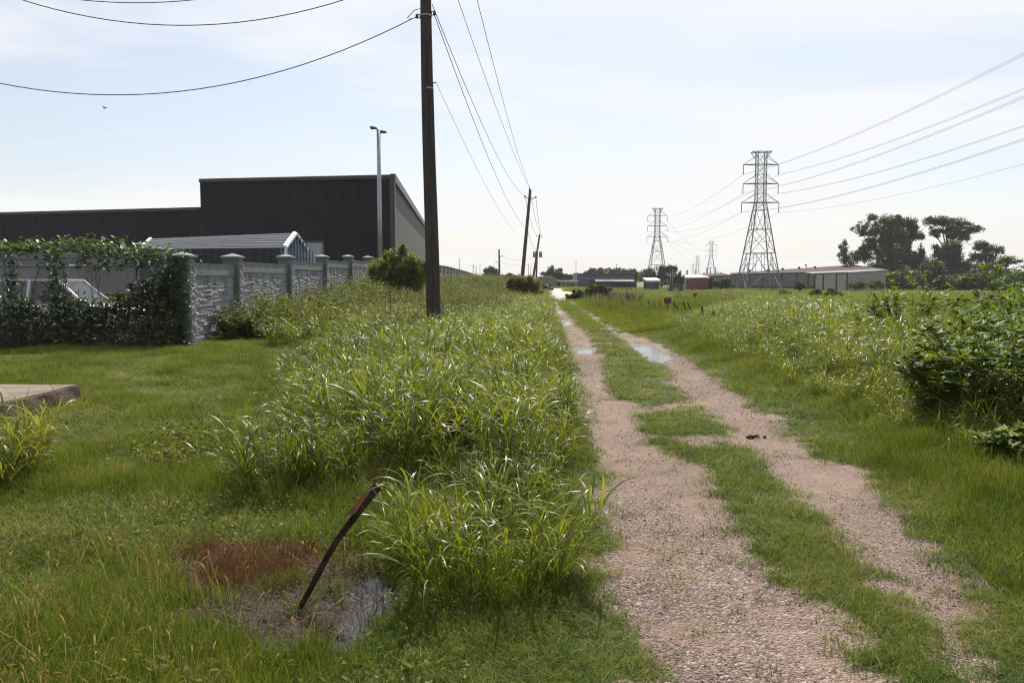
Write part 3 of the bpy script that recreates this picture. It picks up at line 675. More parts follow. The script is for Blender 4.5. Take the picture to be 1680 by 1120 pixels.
# separate tall clumps one can point to
def clump(label, c, rad, n, big=1.0):
    parts = []
    for i in range(n):
        me = C_JOHN[0].objects[rng.integers(0, C_JOHN[1])].data
        V = np.empty(len(me.vertices) * 3, np.float32); me.vertices.foreach_get('co', V); V = V.reshape(-1, 3)
        Q = np.empty(len(me.loops), np.int32); me.loops.foreach_get('vertex_index', Q); Q = Q.reshape(-1, 4)
        r = np.empty(len(V), np.float32); me.attributes['rnd'].data.foreach_get('value', r)
        a = rng.random() * 6.283; q = math.sqrt(rng.random()) * rad; b = rng.random() * 6.283; k = big * rng.uniform(.75, 1.12)
        Rm = np.array([[math.cos(b), -math.sin(b), 0], [math.sin(b), math.cos(b), 0], [0, 0, 1]])
        px, py = c[0] + q * math.cos(a) * 1.2, c[1] + q * math.sin(a)
        tilt = np.array([math.cos(a), math.sin(a)]) * q / rad * .25
        W = (V * k) @ Rm.T; W[:, :2] += W[:, 2:3] * tilt
        parts.append((W + np.array([px - c[0], py - c[1], Hs(px, py) - Hs(*c)]), Q, r))
    V, Q, r = joinm(parts)
    o = link(bpy.data.objects.new('grass_clump', np_mesh('grass_clump', V, Q, G_JOHN, True, r))); o.location = (c[0], c[1], Hs(*c))
    tag(o, label, 'grass clump', 'separate clumps of tall grass')
clump('arching clump of tall grass beside the muddy puddle', gr(775, 935), .5, 24, .82)
clump('tall grass clump standing alone in the lawn, in front of the dense stand', gr(440, 795), .42, 20, .85)
clump('tall grass clump at the frame edge below the concrete slab', gr(12, 790), .45, 20, .95)
#PART3
# ================================================================== materials of the built things
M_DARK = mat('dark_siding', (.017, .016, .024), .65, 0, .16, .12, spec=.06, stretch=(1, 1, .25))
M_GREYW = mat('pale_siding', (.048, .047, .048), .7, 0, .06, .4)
M_TRIM = mat('dark_trim', (.022, .022, .026), .45)
M_DOORP = mat('pale_door', (.33, .33, .34), .5)
M_SHED = mat('shed_steel', (.040, .043, .055), .75, 0, .08, .5, spec=.15)
M_SHEDR = mat('shed_rib', (.62, .63, .65), .6, 0, .05)  # brightness of sun on the roof ribs is painted into this colour
M_BLUE = mat('blue_gable', (.10, .15, .21), .45, .1)
M_STEEL = mat('galvanised', (.30, .31, .32), .42, .6, .1)
M_LAMP = mat('lamp_head', (.035, .035, .038), .5)
M_STONE = mat('ledge_stone', (.24, .246, .262), .85, 0, .22, 2.2, .5, 40, dirt=(.11, .112, .12))
M_CONC = mat('grey_concrete', (.115, .128, .130), .85, 0, .12, 1.4, .2, 60)
M_CAP = mat('cap_concrete', (.17, .18, .18), .85, 0, .12, 2, .2, 60)
M_WIRE = mat('chain_wire', (.16, .17, .175), .45, .5, .05)
M_POSTG = mat('fence_post', (.22, .24, .25), .5, .4, .1)
M_WOOD = mat('pole_wood', (.058, .043, .035), .85, 0, .42, 4, 1.0, 50, stretch=(7, 7, .22), dirt=(.014, .010, .009))
M_WOODF = mat('far_pole_wood', (.085, .062, .05), .85, 0, .2, 2, stretch=(4, 4, .3))
M_CABLE = mat('black_cable', (.02, .02, .022), .5)
M_ALU = mat('bare_conductor', (.22, .225, .23), .5, .5, .05)
M_PORC = mat('porcelain', (.06, .055, .055), .3)
M_TOWER = mat('tower_steel', (.19, .20, .21), .6, .2, .1)
M_SLAB = mat('slab_concrete', (.165, .122, .097), .9, 0, .18, 2.5, .6, 50, dirt=(.075, .05, .036))
M_RUST = mat('rusty_steel', (.17, .060, .022), .75, .1, .3, 9, .4, 60, dirt=(.10, .03, .012))
M_BLK = mat('weathered_black', (.030, .021, .015), .85, 0, .35, 9, .6, 50, spec=.15)
M_ORANGE = mat('orange_marker', (.42, .085, .025), .5)
M_MARK = mat('dark_marker_face', (.07, .026, .018), .5)
M_MARKT = mat('marker_lettering', (.24, .075, .045), .5)
M_TAR = mat('bark', (.045, .036, .028), .9, 0, .25, 2, .5, 30, stretch=(3, 3, .4))
M_GLASS = mat('dark_glass', (.012, .015, .018), .08, 0, .05)
M_WHITE = mat('white_paint', (.74, .74, .74), .3, 0, .03)
M_BLACKP = mat('black_paint', (.012, .012, .014), .18, 0, .05)
M_TYRE = mat('tyre_rubber', (.015, .015, .015), .85)
M_PALE = mat('pale_grey_panel', (.15, .146, .172), .5, 0, .06, 1)
M_TAN = mat('tan_wall', (.24, .19, .155), .8, 0, .1, 1)
M_PINK = mat('pinkish_wall', (.36, .245, .20), .8, 0, .1, 1)
M_SLATE = mat('slate_siding', (.075, .085, .11), .5, 0, .1, .6)
M_RED = mat('red_siding', (.20, .035, .042), .55, 0, .12, .6)
M_GREYS = mat('grey_siding', (.16, .165, .17), .5, 0, .12, .5)
M_BRN = mat('brown_grey_siding', (.165, .14, .13), .55, 0, .15, .4)
M_ROOFB = mat('brown_roof', (.085, .060, .056), .9, 0, .1, .4, spec=.08)
M_CREAM = mat('cream_panel', (.34, .325, .295), .55, 0, .08, .6)
M_ROSE = mat('rose_grey_panel', (.27, .23, .22), .6, 0, .08, .6)
M_WHROOF = mat('white_roof', (.66, .60, .56), .5)
M_YEL = mat('yellow_sign', (.62, .36, .045), .45)
M_SIGNI = mat('sign_dark_letters', (.10, .06, .03), .5)
M_MAROON = mat('dark_maroon', (.055, .018, .022), .5)

# ------------------------------------------------------------------ the big dark building
def big_building():
    C = at(643, 290, 80); Lf = at(329, 297.5, 83.4); Rt = at(702, 378, 168)
    t = thing('warehouse_building', 'large charcoal metal warehouse with a tall block and lower wing, behind the stone wall', 'building', (C.x, C.y, 0))
    o = t.location
    zt = C.z
    def W(name, m, fn, par=t):
        mb = MB(); fn(mb); mb.v = [tuple(Vector(p) - o) for p in mb.v]; return mb.build(name, m, par)
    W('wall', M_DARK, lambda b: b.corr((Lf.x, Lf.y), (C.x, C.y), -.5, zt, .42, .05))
    # the side that runs away from us: pale panels with joints
    sd = Vector((Rt.x - C.x, Rt.y - C.y, 0)); n = Vector((sd.y, -sd.x, 0)).normalized(); S = sd.length
    def side(b):
        k = 9
        for i in range(k):
            a = C + sd * (i / k); e = C + sd * ((i + 1) / k); a2 = a + sd.normalized() * .12
            b.hexa([(a2.x, a2.y, -.5), (e.x, e.y, -.5), (e.x - n.x * .3, e.y - n.y * .3, -.5), (a2.x - n.x * .3, a2.y - n.y * .3, -.5),
                    (a2.x, a2.y, zt - .5), (e.x, e.y, zt - .5), (e.x - n.x * .3, e.y - n.y * .3, zt - .5), (a2.x - n.x * .3, a2.y - n.y * .3, zt - .5)])
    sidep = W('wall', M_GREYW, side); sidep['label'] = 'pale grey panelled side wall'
    W('corner_trim', M_TRIM, lambda b: b.bar((C.x + .05, C.y - .05, -.5), (C.x + .05, C.y - .05, zt + .12), .5))
    def cop(b):
        b.bar((Lf.x, Lf.y - .1, zt), (C.x + .2, C.y - .1, zt), .5, .35); b.bar((C.x + n.x * .1, C.y, zt - .1), (Rt.x + n.x * .1, Rt.y, zt - .1), .5, .8)
    W('roof_edge', M_TRIM, cop)
    B = Lf + sd
    W('roof', M_TRIM, lambda b: b.prism([(Lf.x + .3, Lf.y + .3, zt - .3), (C.x - .4, C.y + .3, zt - .3), (Rt.x - .4, Rt.y, zt - .3), (B.x, B.y, zt - .3)], (0, 0, .12)))
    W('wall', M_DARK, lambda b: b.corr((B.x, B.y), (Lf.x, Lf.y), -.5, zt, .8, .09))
    # lower wing to the left
    a = at(329, 342.5, 84.5); c = at(-260, 358, 97); zl = a.z
    W('wall', M_DARK, lambda b: b.corr((c.x, c.y), (a.x, a.y), -.5, zl, .42, .05))
    W('roof_edge', M_TRIM, lambda b: b.bar((c.x, c.y - .1, zl), (a.x, a.y - .1, zl), .4, .3))
    W('roof', M_TRIM, lambda b: b.prism([(a.x, a.y + .3, zl - .3), (c.x, c.y + .3, zl - .3), (c.x - 4, c.y + 60, zl - .3), (a.x - 4, a.y + 60, zl - .3)], (0, 0, .12)))
    p0, p1 = at(503, 398, 81), at(529, 398, 80.8)
    d = W('door', M_DOORP, lambda b: b.box(p0.x, p1.x, 80.9, 81.3, 0, p0.z))
    W('frame', M_TRIM, lambda b: (b.box(p0.x - .2, p0.x, 80.85, 81.3, 0, p0.z + .2), b.box(p1.x, p1.x + .2, 80.85, 81.3, 0, p0.z + .2), b.box(p0.x, p1.x, 80.85, 81.3, p0.z, p0.z + .2)), d)
    l = at(65, 376.5, 91)
    W('wall_lamp', M_STEEL, lambda b: b.box(l.x - .35, l.x + .35, l.y - .6, l.y, l.z - .12, l.z + .12))
big_building()

# ------------------------------------------------------------------ metal shed with the ribbed roof
def shed():
    Rr, Rl = at(484, 383, 40), at(248, 392.5, 43); El, Er = at(467, 406, 38.2), at(503, 410.5, 42)
    fl = at(231, 408.5, 41.2)
    t = thing('metal_shed', 'dark steel shed with a ribbed gambrel roof and blue gable, behind the stone wall', 'shed', (Rr.x, Rr.y, 0)); o = t.location
    def W(name, m, fn, par=t):
        mb = MB(); fn(mb); mb.v = [tuple(Vector(p) - o) for p in mb.v]; return mb.build(name, m, par)
    n = (El - Rr).cross(Rl - Rr).normalized(); n = n if n.z > 0 else -n
    back = Er + (Rl - Rr)
    rf = W('roof', M_SHED, lambda b: (b.prism([Rl, Rr, El, fl], -n * .06), b.prism([Rl, back, Er, Rr], (0, 0, -.06))))
    def ribs(b):
        for k in range(6):
            f = k / 5; f = .02 + .96 * f
            b.bar(Rl.lerp(fl, f) + n * .01, Rr.lerp(El, f) + n * .01, .085, .05)
        b.bar(Rr + n * .06, El + n * .06, .14, .10); b.bar(Rl + n * .06, fl + n * .06, .14, .10)
    W('roof_rib', M_SHEDR, ribs, rf)
    d = Rl - Rr
    ls, rs = Vector((El.x - .15, El.y - .1, 0.3)), Vector((Er.x + .25, Er.y + .1, .3))
    def gable(b):
        pts = [ls, Vector((El.x - .05, El.y, El.z)), Rr - Vector((.05, 0, .05)), Er - Vector((.05, 0, 0)), rs]
        b.add(pts, [(0, 1, 2, 3, 4)])
        k = 10
        for i in range(k + 1):
            f = i / k; q = ls.lerp(rs, f); top = El.lerp(Rr, f * 2) if f < .5 else Rr.lerp(Er, f * 2 - 1)
            b.bar((q.x + .03, q.y, .3), (q.x + .03, q.y, top.z - .05), .07)
    W('gable', M_BLUE, gable)
    def trim(b):
        b.bar(Rr + Vector((.06, 0, 0)), El + Vector((.06, 0, 0)), .12); b.bar(Rr + Vector((.06, 0, 0)), Er + Vector((.06, 0, 0)), .12)
        b.bar(El + Vector((.06, 0, 0)), ls + Vector((.06, 0, 0)), .10); b.bar(Er + Vector((.06, 0, 0)), rs + Vector((.06, 0, 0)), .10)
    W('gable_trim', M_SHEDR, trim)
    fw = fl + Vector((-.1, -.05, 0))
    def side(b):
        b.corr((fw.x, fw.y), (ls.x, ls.y), .2, lambda f: fl.z + (El.z - fl.z) * f - .03, .5, .04)
    W('wall', M_SHED, side)
shed()

# ------------------------------------------------------------------ yard light
def yard_light():
    p = at(621, 214, 56); t = thing('light_pole', 'tall slim steel pole with two flat lamp heads, in front of the charcoal warehouse', 'light pole', (p.x, p.y, 0))
    z = p.z
    b = MB(); b.tube([(0, 0, 0), (0, 0, z)], [.17, .13], 10); b.build('pole', M_STEEL, t)
    for s, dy, zz in ((-1, -.15, .12), (1, .15, -.10)):
        b = MB(); x0, x1 = sorted((s * .10, s * .52)); y0 = dy - .22
        b.hexa([(x0, y0, z + zz - .05), (x1, y0, z + zz - .03), (x1, y0 + .44, z + zz - .03), (x0, y0 + .44, z + zz - .05), (x0, y0 + .04, z + zz + .12), (x1, y0 + .06, z + zz + .05), (x1, y0 + .38, z + zz + .05), (x0, y0 + .40, z + zz + .12)])
        b.bar((0, 0, z - .06 + zz * .5), (s * .2, dy, z + zz), .07); b.build('lamp_head', M_LAMP, t)
yard_light()

# ------------------------------------------------------------------ precast stone-look wall
WY = [20.6, 24.3] + [24.3 + 5.7 * i for i in range(1, 31)]
def rubble(b, x, y0, y1, z0, z1, r, thick=.05, lo=.12, hi=.60):
    z = z0
    while z < z1 - .02:
        h = min(r.uniform(.032, .075), z1 - z); y = y0 - r.uniform(0, .2)
        while y < y1 - .01:
            l = r.uniform(lo, hi); a, e = max(y, y0), min(y + l, y1)
            if e - a > .015:
                dpt = r.uniform(.005, thick); k = r.uniform(-.010, .010)
                b.hexa([(x - .02, a, z), (x + dpt + k, a + .004, z + .004), (x + dpt, e - .004, z + .004), (x - .02, e, z),
                        (x - .02, a, z + h), (x + dpt - .008, a + .006, z + h - .008), (x + dpt - .008 + k, e - .006, z + h - .008), (x - .02, e, z + h)])
            y += l
        z += h
def stone_wall():
    t = thing('stone_wall', 'long grey precast wall of ledge stone panels between capped square columns', 'wall', (WALLX, WY[0], 0))
    r = random.Random(3); CW = .42
    # shared shapes: column, cap, facing, panels
    def col_mesh():
        b = MB(); b.box(-.30, .16, -CW / 2, CW / 2, -.6, 2.30); return b.mesh('column', M_CONC)
    def cap_mesh():
        b = MB(); b.box(-.355, .215, -.275, .275, 2.30, 2.35); b.add([(-.355, -.275, 2.352), (.215, -.275, 2.352), (.215, .275, 2.352), (-.355, .275, 2.352), (-.07, 0, 2.45)], [(0, 1, 4), (1, 2, 4), (2, 3, 4), (3, 0, 4)]); return b.mesh('cap', M_CAP)
    def face_mesh():
        b = MB(); rubble(b, .165, -CW / 2 + .06, CW / 2 - .02, -.4, 2.27, r, .03, .08, .2); return b.mesh('stone_facing', M_STONE)
    def pan_mesh(Lp, near=True):
        b = MB(); b.box(-.12, 0, 0, Lp, -.6, 1.80); rubble(b, .0, 0, Lp, -.4, 1.78, r, .032); return b.mesh('panel', M_STONE)
    def beam_mesh(Lp):
        b = MB(); b.box(-.14, .045, 0, Lp, 1.80, 2.10); b.box(-.14, .06, 0, Lp, 2.103, 2.125); return b.mesh('top_rail', M_CAP)
    cm, cp, fm = col_mesh(), cap_mesh(), face_mesh()
    Ls = WY[2] - WY[1] - CW; L0 = WY[1] - WY[0] - CW
    pms = [pan_mesh(Ls) for _ in range(3)]; pm0 = pan_mesh(L0); bs, b0 = beam_mesh(Ls), beam_mesh(L0)
    for i, y in enumerate(WY):
        z = float(np.interp(y, WB_Y, WB_Z))
        def P(nm, me, loc, par=t):
            o = link(bpy.data.objects.new(nm, me), par); o.location = loc; return o
        c = P('column', cm, (0, y - WY[0], z)); P('cap', cp, (0, 0, 0), c)
        if y < 90: P('stone_facing', fm, (0, 0, 0), c)
        if i + 1 < len(WY):
            z2 = float(np.interp((y + WY[i + 1]) / 2, WB_Y, WB_Z)); a = y - WY[0] + CW / 2
            p = P('panel', pm0 if i == 0 else pms[i % 3], (0, a, z2)); P('top_rail', b0 if i == 0 else bs, (0, 0, 0), p)
stone_wall()

# ------------------------------------------------------------------ chain link fence with vines
FA, FB = Vector((WALLX - .35, 20.5, 0)), Vector((-22.0, 19.3, 0))
def chain_fence():
    t = thing('chain_link_fence', 'grey chain link fence with slanted barbed wire arms, overgrown with vines', 'fence', tuple(FA)); d = (FB - FA); Lf = d.length; d = d / Lf
    P = lambda s, z, off=0.0: Vector((d.x * s + d.y * off, d.y * s - d.x * off, z))
    H_ = 2.08
    posts = [.15, 4.05, 7.4, 10.7, 13.3]
    for s in posts:
        b = MB(); b.tube([P(s, -.2), P(s, H_ + .05)], .035, 8); o = b.build('post', M_POSTG, t)
        b = MB(); b.bar(P(s, H_ + .03), P(s, H_ + .46, .30), .035); b.build('barb_arm', M_POSTG, o)
        b = MB(); b.bar(P(s, H_ + .03), P(s, H_ + .46, -.30), .035); b.build('barb_arm', M_POSTG, o)
    b = MB(); b.tube([P(0, H_), P(Lf, H_)], .026, 8); b.build('top_rail', M_POSTG, t)
    b = MB()
    for f in (.35, .68, 1.0):
        for sg in (1, -1): b.tube([P(s, H_ + .03 + .43 * f - .02 * math.sin(s * 2), sg * .3 * f) for s in np.linspace(0, Lf, 24)], .006, 4)
    b.build('barbed_wire', M_WIRE, t)
    b = MB(); g = .075; n = int(Lf / g)                     # woven wire: two families of slanted wires
    V, Fq = [], []
    for k in range(-int(H_ / g), n):
        for sg in (1, -1):
            s0, s1 = k * g, k * g + H_; z0, z1 = (0, H_) if sg > 0 else (H_, 0)
            if s0 < 0: z0 += (z1 - z0) * (-s0 / H_); s0 = 0
            if s1 > Lf: z1 -= (z1 - z0) * ((s1 - Lf) / (s1 - s0)); s1 = Lf
            if s1 - s0 < .02: continue
            q = .0042; off = .004 * sg
            A_, B_ = P(s0, z0, off), P(s1, z1, off)
            b.bar(A_, B_, q * 1.6)
    b.build('wire_mesh', M_WIRE, t)
    # vines
    vt = thing('climbing_vine', 'leafy green vine smothering the chain link fence', 'vine', tuple(FA))
    def pts(n, fn):
        s = rng.random(n) * Lf; z = rng.random(n) * 2.95; k = rng.random(n) < fn(s, z); return s[k], z[k]
    def dens(s, z):
        top = .92 + .55 * fbm(s * .55, s * 0, 81, 2) + .35 * fbm(s * 2.2, s * 0 + 3, 82, 2) + .75 * sstep(1.5, .2, s)
        low = sstep(.15, -.3, z - top)
        rz = 2.50 + .13 * np.sin(s * .9) + .12 * sstep(3, 5, s) - .1 * sstep(2.2, 0, s)
        ridge = np.exp(-((z - rz) / (.10 + .07 * fbm(s * 1.5, s * 0, 83))) ** 2) * (.45 + .55 * sstep(1.6, 4.0, s))
        strand = sstep(.66, .78, fbm(s * 2.6, z * .30, 84, 2)) * .5
        hang = sstep(.45, .6, fbm(s * 1.6, z * .5, 85, 2)) * sstep(1.75, 2.4, z) * (z < rz) * .5
        return np.clip(np.maximum(np.maximum(low * .95, ridge), np.maximum(strand * (z < rz), hang)), 0, 1) * (z < 2.9)
    s, z = pts(62000, dens); n = len(s); off = rng.normal(0, .21, n) * np.where(z > 2.2, 1.3, 1) + .07 * sstep(1.6, .2, z) + .05
    off = np.where(z < .9, off + .15 * rng.random(n), off)
    B = np.stack([d.x * s + d.y * off, d.y * s - d.x * off, z], 1)
    V, Q, r, _ = strips(B, rng.random(n) * 6.283, rng.uniform(.08, .155, n), rng.uniform(.06, .12, n), rng.uniform(.5, 1.7, n), rng.uniform(.1, .9, n), 2, ROUND, rng.normal(0, .5, n), np.clip(rng.random(n) * .7 + .5 * sstep(2.1, 2.6, z), 0, 1))  # leaves near the top ridge coloured lighter, backlight painted in
    link(bpy.data.objects.new('leaves', np_mesh('leaves', V, Q, G_VINE, True, r)), vt)
    b = MB()
    for k in range(90):
        s0 = random.uniform(0, Lf); pts_ = [P(s0, .0, .05)]; zz = 0
        while zz < random.uniform(.9, 2.5): zz += .3; s0 += random.uniform(-.12, .12); pts_.append(P(min(max(s0, 0), Lf), zz, random.uniform(-.06, .12)))
        b.tube(pts_, .009, 5)
    b.build('stems', M_TAR, vt)
    n = 1500; s = np.concatenate([rng.normal(c, .28, n // 3) for c in (9.6, 2.6, 5.9)]); s = np.clip(s, 0, Lf); z = np.abs(rng.normal(.35, .25, len(s))); off = .25 + .1 * rng.random(len(s))
    B = np.stack([d.x * s + d.y * off, d.y * s - d.x * off, z], 1)
    V, Q, r, _ = strips(B, rng.random(len(s)) * 6.283, .07, .045, rng.uniform(.8, 2, len(s)), .6, 2, ROUND)
    o = link(bpy.data.objects.new('dead_leaves', np_mesh('dead_leaves', V, Q, G_DRY, True, r)), vt)
chain_fence()
_s = rng.random(260); _o = rng.uniform(.05, .7, 260); _d = (FB - FA); _n = _d.normalized()
_x = FA.x + _d.x * _s + _n.y * _o; _y = FA.y + _d.y * _s - _n.x * _o
scatter('long_grass', C_LONG, onground(_x, _y), np.stack([rng.uniform(1, 1.8, 260)] * 2 + [rng.uniform(.5, 1.3, 260)], 1), .25, 'long grass along the foot of the chain link fence')
# dark leafy ivy on the end column
def ivy():
    n = 1500; x = WALLX + rng.normal(-.2, .24, n); y = WY[0] - .24 - np.abs(rng.normal(0, .12, n)); z = rng.random(n) * 2.5
    k = rng.random(n) < .9 - .25 * (z > 1.9); x, y, z = x[k], y[k], z[k]; n = len(x)
    V, Q, r, _ = strips(np.stack([x - WALLX, y - WY[0], z], 1), rng.random(n) * 6.283, rng.uniform(.06, .13, n), rng.uniform(.05, .09, n), rng.uniform(.6, 1.8, n), .5, 2, ROUND, rng.normal(0, .5, n))
    o = link(bpy.data.objects.new('ivy', np_mesh('ivy', V, Q, G_VINE, True, r))); o.location = (WALLX, WY[0], 0)
    tag(o, 'dark ivy climbing the first column of the stone wall', 'ivy')
ivy()

# ------------------------------------------------------------------ vehicles and trailers
def car(label, cat, loc, rz, paint, Lc=4.6, Wc=1.8, Hc=1.5, boxy=False, group=None, name='parked_car'):
    t = thing(name, label, cat, loc, rz, group)
    hb = Hc * .58
    prof = [(-Lc / 2, .32), (-Lc / 2, hb * .9), (-Lc * .46, hb), (Lc * .16, hb), (Lc * .44, hb * .86), (Lc / 2, hb * .68), (Lc / 2, .32)]
    b = MB(); b.prism([(x, -Wc / 2, z) for x, z in prof], (0, Wc, 0)); b.build('body', paint, t)
    cab = [(-Lc * .46, hb), (-Lc * .40, Hc), (Lc * .08, Hc), (Lc * .24, hb)] if boxy else [(-Lc * .40, hb), (-Lc * .22, Hc), (Lc * .06, Hc), (Lc * .22, hb)]
    b = MB(); w = Wc / 2 - .07
    P0 = [(x, -w * (1 if z < Hc - .01 else .84), z) for x, z in cab]; P1 = [(x, w * (1 if z < Hc - .01 else .84), z) for x, z in cab]
    b.add(P0 + P1, [(3, 2, 1, 0), (4, 5, 6, 7), (0, 1, 5, 4), (1, 2, 6, 5), (2, 3, 7, 6)]); b.build('window', M_GLASS, t)
    b = MB(); (x0, _), (x1, _) = cab[1], cab[2]; b.box(x0 - .03, x1 + .03, -w * .86, w * .86, Hc - .02, Hc + .035)
    for sx in (-1, 1):
        y = sx * w
        for (xa, za), (xb, zb) in ((cab[0], cab[1]), (cab[3], cab[2]), ((-Lc * .10, hb), (-Lc * .09, Hc))):
            b.bar((xa, y * 1.005, za), (xb, y * .85, zb), .07)
    b.build('roof', paint, t)
    for sx in (-1, 1):
        for sy in (-1, 1):
            x, y = sx * Lc * .31, sy * (Wc / 2 - .10)
            b = MB(); b.disc((x, y, .33), (0, 1, 0), .33, .22, 18); wv = b.build('wheel', M_TYRE, t)
            b = MB(); b.disc((x, y + sy * .115, .33), (0, 1, 0), .20, .02, 14); b.build('rim', M_STEEL, wv)
    for sy in (-1, 1):
        b = MB(); b.box(Lc / 2 - .06, Lc / 2 + .012, sy * Wc * .36 - .16, sy * Wc * .36 + .16, hb * .55, hb * .68); b.build('headlight', M_CREAM, t)
    return t
car('white van parked behind the vine covered chain link fence', 'van', (-14.4, 25.2, 0), R(3), M_WHITE, 5.0, 1.95, 1.72, True, name='parked_van')
def trailer(label, x0, x1, y0, z1, m=M_PALE):
    t = thing('box_trailer', label, 'trailer', ((x0 + x1) / 2, y0 + 1.25, 0), 0, 'pale box trailers behind the fence'); w = (x1 - x0) / 2
    b = MB(); b.corr((-w, -1.25), (w, -1.25), .9, z1, .45, .03); b.box(-w, w, -1.20, 1.25, .9, z1); b.build('box', m, t)
    b = MB(); b.box(-w - .02, w + .02, -1.29, 1.27, z1, z1 + .10); b.build('roof_rail', M_STEEL, t)
    b = MB(); b.box(-w, w, -1.1, 1.1, .7, .9); b.build('chassis', M_TRIM, t)
    for s in (-.55, .55):
        for yy in (-1.0, 1.0): b = MB(); b.disc((w * s, yy, .45), (0, 1, 0), .45, .25, 16); b.build('wheel', M_TYRE, t)
trailer('wide pale grey box trailer showing above the white van', -29.2, -24.5, 45, 3.15)
trailer('narrower pale grey box trailer next to the wide one, behind the fence', -24.0, -21.4, 45.3, 3.25)

# ------------------------------------------------------------------ utility poles and their wires
def insul(t, p, ax=(0, 0, 1), r=.06, name='insulator'):
    b = MB(); p = Vector(p); a = Vector(ax).normalized()
    for k in range(3): b.tube([p + a * (.07 * k), p + a * (.07 * k + .03), p + a * (.07 * k + .06)], [r * .55, r, r * .55], 8)
    return b.build(name, M_PORC, t)
def near_pole():
    B = Vector((at(712, 560, 22).x, 22, 0)); T = at(698, 0, 22); d = (T - B); k = 12.2 / d.z
    t = thing('utility_pole', 'dark weathered wooden utility pole standing closest, in the tall grass', 'utility pole', tuple(B))
    b = MB(); pts = [d * (k * f) + Vector((.012 * math.sin(f * 9), 0, 0)) for f in np.linspace(0, 1, 18)]; pts[0].z = -.3
    b.tube(pts, [.205 - .075 * f for f in np.linspace(0, 1, 18)], 16); b.build('pole', M_WOOD, t)
    f = lambda z: d * (z / d.z)
    b = MB(); q = f(11.2); b.bar(q + Vector((-.9, -.16, 0)), q + Vector((.95, -.16, 0)), .10, .12); ca = b.build('crossarm', M_WOODF, t)
    b = MB(); b.bar(q + Vector((-.5, -.17, 0)), q + Vector((0, -.14, -.45)), .04); b.bar(q + Vector((.5, -.17, 0)), q + Vector((0, -.14, -.45)), .04); b.build('brace', M_STEEL, ca)
    for x in (-.85, .85): insul(ca, q + Vector((x, -.16, .06)))
    L_ = at(686, 27, 22) - B; Rr = at(711, 22, 22) - B
    def clevis(p, s):
        b = MB(); b.tube([p + Vector((-.03 * s, 0, -.045)), p + Vector((-.03 * s, 0, .045))], .04, 10); b.bar(p + Vector((.06 * s, 0, .05)), p + Vector((-.05 * s, 0, .05)), .02); b.bar(p + Vector((.06 * s, 0, -.05)), p + Vector((-.05 * s, 0, -.05)), .02)
        b.bar(p + Vector((.05 * s, 0, -.05)), p + Vector((.05 * s, 0, .05)), .02); b.bar(p + Vector((.05 * s, 0, 0)), p + Vector((.14 * s, 0, 0)), .022); b.build('wire_clamp', M_PORC, t)
    clevis(L_, 1); clevis(Rr, -1)
    b = MB(); q = f(7.05); b.bar(q + Vector((.1, 0, 0)), q + Vector((.24, 0, .02)), .03); b.build('hook', M_STEEL, t)
    for z in (8.82, 6.9):
        b = MB(); q = f(z); b.tube([q + Vector((0, 0, -.02)), q + Vector((0, 0, .02))], .165, 14); b.build('band', M_STEEL, t)
    b = MB(); b.tube([f(z) + Vector((.19 - .006 * z, -.02 + .01 * math.sin(z * 3), 0)) for z in np.linspace(.2, 7, 20)], .012, 6); b.build('ground_cable', M_CABLE, t)
    return B, d
PB, PD = near_pole()
def far_pole(label, bx, by, Y, tx, ty, arms, r0=.18, trans=(), zb=None, m=M_WOODF):
    T = at(tx, ty, Y); B = at(bx, by, Y); z0 = Hs(B.x, B.y) if zb is None else zb
    d = T - B; B = B - d * ((B.z - z0) / d.z); d = T - B
    t = thing('utility_pole', label, 'utility pole', tuple(B))
    b = MB(); b.tube([d * f for f in np.linspace(-.02, 1, 5)], [r0 * (1 - .35 * f) for f in np.linspace(0, 1, 5)], 10); b.build('pole', m, t)
    for px, py, kind in arms:
        p = at(px, py, Y) - B; f = d * (p.z / d.z)
        if kind == 'pin': insul(t, p + Vector((0, 0, -.1)), (0, 0, 1), .07)
        else:
            b = MB(); b.bar(f + Vector((0, 0, -.25)), p, .07); a = b.build('arm', M_STEEL, t); u = (p - f).normalized()
            insul(a, p - u * .05, u + Vector((0, 0, .35)), .10)
    for px, py in trans:
        p = at(px, py, Y) - B; b = MB(); b.tube([p + Vector((0, 0, -.55)), p + Vector((0, 0, .4)), p + Vector((0, 0, .5))], [.28, .28, .2], 12); q = b.build('transformer', M_STEEL, t)
        b = MB(); b.bar(p, d * (p.z / d.z), .08); b.build('bracket', M_STEEL, q)
    return B, d
P2B, P2D = far_pole('slender leaning brown pole, second along the track, rising from the pale green bush', 855.5, 470, 76, 870, 311, [(862, 323, 'arm'), (878, 324, 'arm'), (868.5, 310, 'pin')], .21)
P3B, P3D = far_pole('leaning pole with two transformer cans, farthest along the track', 874, 462, 140, 885.5, 384, [(881, 387, 'arm'), (889, 388.5, 'arm'), (885.7, 381, 'pin')], .24, [(877, 417), (887, 417)])
far_pole('shorter pole standing right beside the pole with transformer cans', 879.5, 462, 143, 881.5, 414, [], .2)
far_pole('upright pole with small crossarms beyond the end of the stone wall', 819.5, 462, 130, 818.8, 409, [(824, 420, 'arm'), (814, 429, 'arm')], .20, zb=0)
